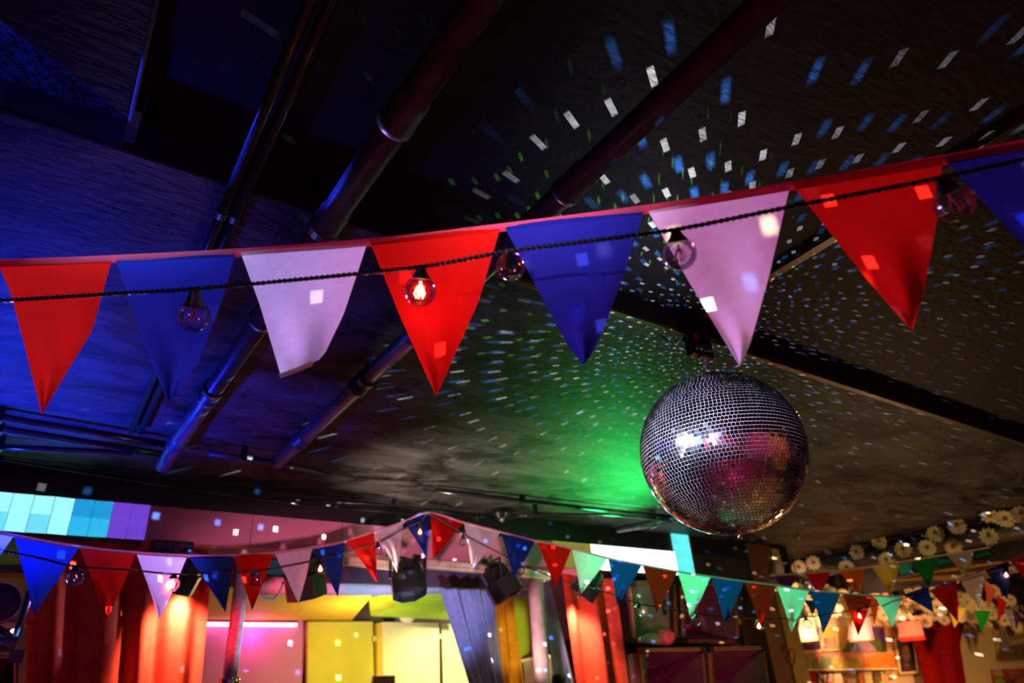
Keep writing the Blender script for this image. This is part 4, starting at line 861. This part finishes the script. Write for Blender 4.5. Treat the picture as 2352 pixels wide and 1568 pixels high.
# lower garland of daisies and leaves on the picture wall header
g = thing('flower_garland', PY(2060, 1400, 3.85), 'thick garland of cream daisies and dark leaves along the top of the picture wall', 'flower garland')
cl = []
for i in range(62):
    for _ in range(40):
        x = rn.uniform(1825, 2352)
        base = 1368+(x-1830)*.07
        y = base+rn.uniform(-34, 34)
        if x > 2250: y = rn.uniform(1350, 1440)
        if all(abs(x-u)+abs(y-v) > 19 for u, v in cl): break
    cl.append((x, y))
    c = PY(x, y, rn.uniform(3.72, 3.86)); n_ = (CAM-c).normalized()+Vector((rn.uniform(-.8, .8), rn.uniform(-.3, .3), rn.uniform(-.7, .5)))
    daisy(g, c, n_, rn.uniform(.055, .075), rn)
for x, y in ((2105, 1428), (2085, 1423), (2125, 1425), (2148, 1410), (2160, 1398), (1868, 1425)):
    c = PY(x, y, 3.72); daisy(g, c, (CAM-c).normalized()+Vector((0, 0, -.3)), .07, rn)
mb = MB()
for i in range(150):
    x = rn.uniform(1820, 2380); y = 1368+(x-1830)*.06+rn.uniform(-36, 30); c = PY(x, y, rn.uniform(3.84, 3.96)); d = Vector((rn.uniform(-1, 1), rn.uniform(-.4, .4), rn.uniform(-1, 1))).normalized(); s = d.orthogonal().normalized(); L_ = rn.uniform(.06, .12)
    mb.prism([c-d*L_, c+s*L_*.4, c+d*L_, c-s*L_*.4], d.cross(s)*.004)
f = mb.obj('leaves', M_leaf, g); f['kind'] = 'stuff'
MB().tube(smoothpath([PY(x, 1368+(x-1830)*.07, 3.88) for x in (1820, 1950, 2080, 2210, 2360)], 6), .008, 6).obj('vine', M_stem, g, True)
# beige swag and teal screens under the duct
t0 = [(2058, 1328), (2120, 1309), (2200, 1292), (2300, 1282), (2345, 1284)]; t1 = [(2060, 1336), (2130, 1334), (2215, 1340), (2300, 1322), (2350, 1312)]
def sw(u, v):
    s = u*4; i = min(3, int(s)); w = s-i; X = 6.3
    a = PX(lerp(t0[i][0], t0[i+1][0], w), lerp(t0[i][1], t0[i+1][1], w), X); c = PX(lerp(t1[i][0], t1[i+1][0], w), lerp(t1[i][1], t1[i+1][1], w), X)
    return lerp(a, c, v)+Vector((-.05*math.sin(PI*v)+.022*math.sin(v*16+u*2), 0, 0))
o = MB().grid(sw, 40, 24).obj('fabric_swag', cloth('ochre_cloth', (.62, .40, .14, 1), .2, .1, 30), None, True); tag(o, 'ochre swag of folded cloth behind the green and grey flags at the right', 'drape')
for q, lab in (([(2062, 1296), (2098, 1290), (2096, 1318), (2066, 1322)], 'small dim grey green screen left of the green flag'), ([(2148, 1280), (2192, 1268), (2188, 1294), (2152, 1303)], 'small teal screen between the green and grey flags'), ([(2236, 1268), (2264, 1258), (2284, 1274), (2240, 1284)], 'small dark teal screen right of the grey flag')):
    ps = [PX(x, y, 6.5) for x, y in q]; t = thing('teal_screen', (ps[2]+ps[3])/2, lab, 'screen')
    MB().prism(ps, (.02, 0, 0)).obj('glass', mat('teal_gloss', (.02, .30, .28, 1), .25), t)
    for i in range(4): MB().tube([ps[i], ps[(i+1) % 4]], .01, 6).obj('frame_side', M_black, t)
o = MB().box((6.6, 1.2, PX(2100, 1345, 6.6).z), (6.7, 3.97, H)).obj('trim_5', M_dark, None); struct(o)
q = PY(1832, 1233, 3.2)
o = MB().lathe([(.001, .03), (.018, .012), (.02, -.006), (.001, -.03)], q, (.3, 0, 1), 8).obj('hanging_crystal', mat('pink_crystal', (.8, .3, .4, 1), .1, .3), None); tag(o, 'tiny pink glinting crystal hanging right of the mirror ball', 'ornament')
MB().tube([q+Vector((0, 0, .03)), (q.x, q.y, H)], .0015, 4).obj('thread', M_rubber, o)
# ------------------------------------------------------------------ lights
def light(kind, name, loc, col, power, rad=.05, target=None, size=60, blend=.3, flat=1.0):
    d = bpy.data.lights.new(name, kind); o = bpy.data.objects.new(name, d); COL.objects.link(o); o.location = loc
    d.color = col; d.energy = power
    if kind in ('POINT', 'SPOT'): d.shadow_soft_size = rad
    if kind == 'SPOT': d.spot_size = math.radians(size); d.spot_blend = blend
    if kind == 'AREA': d.size = rad
    if target is not None:
        o.rotation_euler = (Vector(target)-Vector(loc)).to_track_quat('-Z', 'Y').to_euler()
        o.scale = (1, flat, 1)
    return o
V = Vector
L1 = V((-1.35, 1.75, 2.62)); L2 = V((-1.3, .9, 2.55)); L3 = V((3.4, 2.9, 2.3))
# spots aimed at the mirror ball
light('SPOT', 'white_ball_spot', L1, (.90, .88, 1), 1900, .10, BC, 9.0, .12)
light('SPOT', 'blue_ball_spot', L2, (.3, .55, 1), 900, .10, BC, 9.0, .12)
light('SPOT', 'violet_ball_spot', V((-1.7, -.6, 2.45)), (.78, .62, 1), 900, .09, BC, 7.2, .12)
# washes
light('SPOT', 'blue_wash', V((-.3, 2.95, 1.9)), (.012, .03, 1), 210, .05, V((-.06, 2.60, H)), 96, .9)
light('POINT', 'green_fill', V((3.0, 2.9, 2.35)), (.04, 1, .25), 5, .04)
light('SPOT', 'added_blue_cavity_light', V((-1.25, 1.285, H+.018)), (.016, .04, 1), 2000, .008, V((-.1, 1.175, HN+.01)), 18, .3, .7)  # unseen lamp added to light the ceiling wedge beside the board
light('SPOT', 'green_wash', V((3.25, 3.25, 2.05)), (.01, 1, .14), 170, .05, PZ(1400, 1130, H), 66, 1.0)
light('SPOT', 'green_flag_wash', V((2.95, 3.40, 2.62)), (.03, 1, .36), 170, .05, V((2.95, 2.5, 2.10)), 95, .5)
light('SPOT', 'lavender_front', V((-1.5, -.9, 1.5)), (.55, .40, 1), 35, .08, D(440, 740, 1.08), 32, .8, .5)
light('SPOT', 'lavender_back', V((-.1, 2.5, 2.46)), (.50, .36, 1), 240, .08, D(480, 740, 1.08), 56, .8, .7)
light('SPOT', 'pink_back', V((1.15, 2.3, 2.55)), (1, .14, .56), 165, .08, D(1760, 600, .95), 44, .8, .8)
light('SPOT', 'pink_fascia_wash', V((1.2, -.6, 1.3)), (1, .34, .56), 320, .08, PY(900, 1304, YB), 34, .7, .34)
light('SPOT', 'violet_flag_back', V((.45, 3.42, 2.40)), (.50, .26, 1), 60, .06, D(240, 1330, 2.4), 80, .7)
light('SPOT', 'ceiling_wash', V((1.2, 3.1, 1.9)), (.90, .72, .58), 70, .04, V((1.75, 2.95, H)), 92, .9)
# stage
light('SPOT', 'stage_yellow', V((3.25, 4.5, 2.75)), (1, .92, .62), 230, .15, V((3.3, 6.0, 2.25)), 60, .8)
light('SPOT', 'cabinet_magenta', V((2.5, 1.3, 1.3)), (1, .12, .36), 130, .06, PY(1620, 1530, YB), 22, .6)
light('SPOT', 'corner_magenta', V((.5, 1.2, 1.2)), (1, .08, .32), 24, .06, PY(0, 1540, YB-.3), 15, .6)
light('POINT', 'stage_top', PY(860, 1490, 5.2), (1, .82, .35), 22, .08)
light('SPOT', 'curtain_spot_left', PY(424, 1350, YB+.0), (1, .72, .40), 75, .025, PY(402, 1450, YB+.13), 92, .95)
light('SPOT', 'curtain_spot_right', PY(1338, 1376, YB+.04), (1, .72, .40), 60, .025, PY(1330, 1470, YB+.17), 92, .95)
light('POINT', 'pink_bar_glow', PY(585, 1450, YK-.10), (1, .06, .5), 3, .03)
light('SPOT', 'blue_pole_light', V((2.1, 3.3, 1.9)), (.35, .62, 1), 170, .05, PY(545, 1450, YR), 12, .5)
light('SPOT', 'post_pink_light', V((1.5, 2.8, 1.6)), (1, .48, .62), 190, .05, PY(1255, 1450, YR), 22, .5)
light('SPOT', 'red_side_light', V((.1, 2.3, 1.6)), (1, .02, .04), 330, .05, PY(545, 1450, YR), 9, .5)
light('SPOT', 'drape_light', V((1.2, 2.0, 1.4)), (.55, .64, 1), 290, .05, PY(965, 1410, YB+.4), 27, .6, .8)
# right room
light('SPOT', 'shade_bulb_white', PY(1855, 1436, 3.58), (1, .60, .26), 24, .06, PY(1855, 1500, 4.0), 150, .5)
light('SPOT', 'shade_bulb_pink', PY(1976, 1436, 3.58), (1, .45, .25), 24, .06, PY(1976, 1500, 4.0), 150, .5)
light('SPOT', 'shade_bulb_red', PY(2090, 1440, 3.5), (1, .3, .14), 16, .06, PY(2100, 1520, 4.0), 150, .5)
light('SPOT', 'added_warm_wall_light', V((6.6, 1.4, 2.45)), (1, .56, .20), 720, .1, V((8.5, 4.0, 1.75)), 84, .6)  # added light without a known source, brightens the right picture wall
light('POINT', 'warm_room_glow', V((5.0, 2.2, 1.1)), (1, .60, .24), 30, .1)
light('SPOT', 'drape_amber', V((1.7, 2.3, 1.5)), (1, .86, .40), 150, .05, PY(1178, 1470, YB+.5), 11, .5)
# behind the camera: the dance floor and bar
light('SPOT', 'floor_magenta', V((-.6, -1.6, 2.7)), (1, .04, .26), 320, .08, V((.2, -.6, 0)), 100, .6)
light('SPOT', 'bar_red', V((-2.0, -1.2, 2.6)), (1, .06, .12), 160, .08, V((-2.6, -3.5, 1.3)), 90, .6)
light('SPOT', 'bar_magenta', V((1.2, -1.4, 2.6)), (1, .12, .4), 260, .08, V((1.4, -3.5, 1.4)), 80, .6)
light('SPOT', 'bar_amber', V((4.2, -1.2, 2.6)), (1, .55, .10), 320, .08, V((4.4, -3.4, 1.2)), 90, .6)
light('SPOT', 'floor_amber', V((3.4, .2, 2.7)), (1, .55, .10), 170, .08, V((3.0, .4, 0)), 80, .6)
for c, k in LITS: light('POINT', 'bulb_glow', c+V((0, 0, -.004)), (1, .06, .03), .35 if k == 'front' else .22, .008)
# reflected beams of the mirror ball: one lamp at its centre whose pattern is the law of reflection for the ball's own facets
gl = bpy.data.lights.new('mirror_ball_reflections', 'POINT'); go = bpy.data.objects.new('mirror_ball_reflections', gl); COL.objects.link(go)
go.location = BC; gl.energy = 290; gl.shadow_soft_size = 0; gl.use_nodes = True
nt = gl.node_tree; nt.nodes.clear(); LK = nt.links
class S:                                          # tiny wrapper to write node maths as formulas
    def __init__(s, sock): s.k = sock
    def _op(s, op, o=None, o2=None):
        n = nt.nodes.new('ShaderNodeMath'); n.operation = op
        for i, a in enumerate((s, o, o2)):
            if a is None: continue
            if isinstance(a, S): LK.new(a.k, n.inputs[i])
            else: n.inputs[i].default_value = a
        return S(n.outputs[0])
    def __add__(s, o): return s._op('ADD', o)
    def __sub__(s, o): return s._op('SUBTRACT', o)
    def __mul__(s, o): return s._op('MULTIPLY', o)
    def __truediv__(s, o): return s._op('DIVIDE', o)
def vmath(op, a, b_=None):
    n = nt.nodes.new('ShaderNodeVectorMath'); n.operation = op
    for i, q in enumerate((a, b_)):
        if q is None: continue
        if isinstance(q, (tuple, Vector)): n.inputs[i].default_value = tuple(q)
        else: LK.new(q, n.inputs[i])
    return n
geo = nt.nodes.new('ShaderNodeNewGeometry')
RAYV = vmath('SCALE', geo.outputs['Incoming']); RAYV.inputs[3].default_value = 1.0
rvec = RAYV.outputs[0]
def sstep(x, a, b_):
    n = nt.nodes.new('ShaderNodeMapRange'); n.interpolation_type = 'SMOOTHSTEP'; LK.new(x.k, n.inputs[0]); n.inputs[1].default_value = a; n.inputs[2].default_value = b_; n.inputs[3].default_value = 0; n.inputs[4].default_value = 1; return S(n.outputs[0])
dfo = nt.nodes.new('ShaderNodeLightFalloff'); dfo.inputs['Strength'].default_value = 1.0
DIST = S(dfo.outputs['Constant'])
def beams(src, col, gain, keep, seed, hx=.011, soft=.25, rows=70, cut=(.85, .35), env=None):
    s = (Vector(src)-BC).normalized()
    nn = vmath('NORMALIZE', vmath('ADD', rvec, s).outputs[0]).outputs[0]
    sp = nt.nodes.new('ShaderNodeSeparateXYZ'); LK.new(nn, sp.inputs[0]); X, Y, Z = (S(sp.outputs[i]) for i in range(3))
    k = rows/PI
    lat = Z._op('ARCSINE')*k + (rows/2)
    row = lat._op('FLOOR'); v = lat._op('FRACT')
    la = (row+(.5-rows/2))*(1/k)
    n = (la._op('COSINE')*(2*rows))._op('ROUND')
    h1 = nt.nodes.new('ShaderNodeTexWhiteNoise'); h1.noise_dimensions = '1D'; LK.new((row+seed).k, h1.inputs['W'])
    ph = (Y._op('ARCTAN2', X)*(1/(2*PI))+.5)*n + S(h1.outputs['Value'])
    col_ = ph._op('FLOOR'); u = ph._op('FRACT')
    cb3 = nt.nodes.new('ShaderNodeCombineXYZ'); LK.new(row.k, cb3.inputs[0]); LK.new(col_.k, cb3.inputs[1]); cb3.inputs[2].default_value = seed
    wn = nt.nodes.new('ShaderNodeTexWhiteNoise'); wn.noise_dimensions = '3D'; LK.new(cb3.outputs[0], wn.inputs['Vector'])
    sc = nt.nodes.new('ShaderNodeSeparateColor'); LK.new(wn.outputs['Color'], sc.inputs[0])
    rnd_ = S(wn.outputs['Value']); j1 = (S(sc.outputs[0])-.5)*.30; j2 = (S(sc.outputs[1])-.5)*.30
    du = (u-.5+j1)._op('ABSOLUTE'); dv = (v-.5+j2)._op('ABSOLUTE')
    hw = (DIST*.0055+hx)/(DIST._op('MAXIMUM', .62)*(2*PI/rows))
    m = sstep(du/(hw*.68), 1+soft, 1-soft)*sstep(dv/hw, 1+soft, 1-soft)
    m = m*rnd_._op('LESS_THAN', keep)*((S(sc.outputs[2])*.9)+.45)
    cosr = vmath('DOT_PRODUCT', rvec, s); m = m*sstep(S(cosr.outputs['Value']), cut[0], cut[1])*gain
    if env is not None:
        ev = vmath('DOT_PRODUCT', rvec, (Vector(env[0])-BC).normalized()); m = m*sstep(S(ev.outputs['Value']), env[1], env[2])
    cc = nt.nodes.new('ShaderNodeMix'); cc.data_type = 'RGBA'; cc.blend_type = 'MULTIPLY'; cc.inputs[0].default_value = 1
    cm = nt.nodes.new('ShaderNodeCombineColor')
    for i in range(3): LK.new((m*col[i]).k, cm.inputs[i])
    return cm.outputs[0]
GA = 1.0
pats = [beams(L1, (.95, .93, 1), 1.0, .80, 3.0, .0058, .2, 70, (.97, .72)), beams(L2, (.05, .28, 1), .75, .65, 17.0, .0075, .6, 70, (.97, .72)), beams(L3, (.25, 1, .08), .4, .55, 29.0, .005, .5, 70, (1.1, 1.05), (PZ(1500, 760, H), .55, .8)), beams((.2, -2.6, 2.4), (1, .72, .30), .6, .85, 41.0, .008, .7, 70, (1.1, 1.05), (D(1800, 580, .97), .93, .965))]
a = vmath('ADD', pats[0], pats[1]); a = vmath('ADD', a.outputs[0], pats[2]); a = vmath('ADD', a.outputs[0], pats[3])
fo = nt.nodes.new('ShaderNodeLightFalloff'); fo.inputs['Strength'].default_value = 1.0
em = nt.nodes.new('ShaderNodeEmission'); ou = nt.nodes.new('ShaderNodeOutputLight')
LK.new(a.outputs[0], em.inputs[0]); LK.new(fo.outputs['Constant'], em.inputs[1]); LK.new(em.outputs[0], ou.inputs[0])
blk = bpy.data.collections.new('mirror_ball_shell')
for o in ball.children: blk.objects.link(o)
go.light_linking.blocker_collection = blk
for c in blk.collection_objects: c.light_linking.link_state = 'EXCLUDE'
# ------------------------------------------------------------------ world and render look
w = bpy.data.worlds.new('world'); SC.world = w; w.use_nodes = True
w.node_tree.nodes['Background'].inputs[0].default_value = (.01, .01, .02, 1); w.node_tree.nodes['Background'].inputs[1].default_value = .1
SC.view_settings.view_transform = 'Standard'; SC.view_settings.look = 'None'; SC.view_settings.exposure = 0; SC.view_settings.gamma = 1; SC.view_settings.use_curve_mapping = False
cy = SC.cycles
cy.use_denoising = True; cy.use_adaptive_sampling = False
cy.max_bounces = 8; cy.diffuse_bounces = 3; cy.glossy_bounces = 4; cy.transparent_max_bounces = 16; cy.transmission_bounces = 4
cy.caustics_reflective = False; cy.caustics_refractive = False; cy.sample_clamp_indirect = 4; cy.sample_clamp_direct = 0
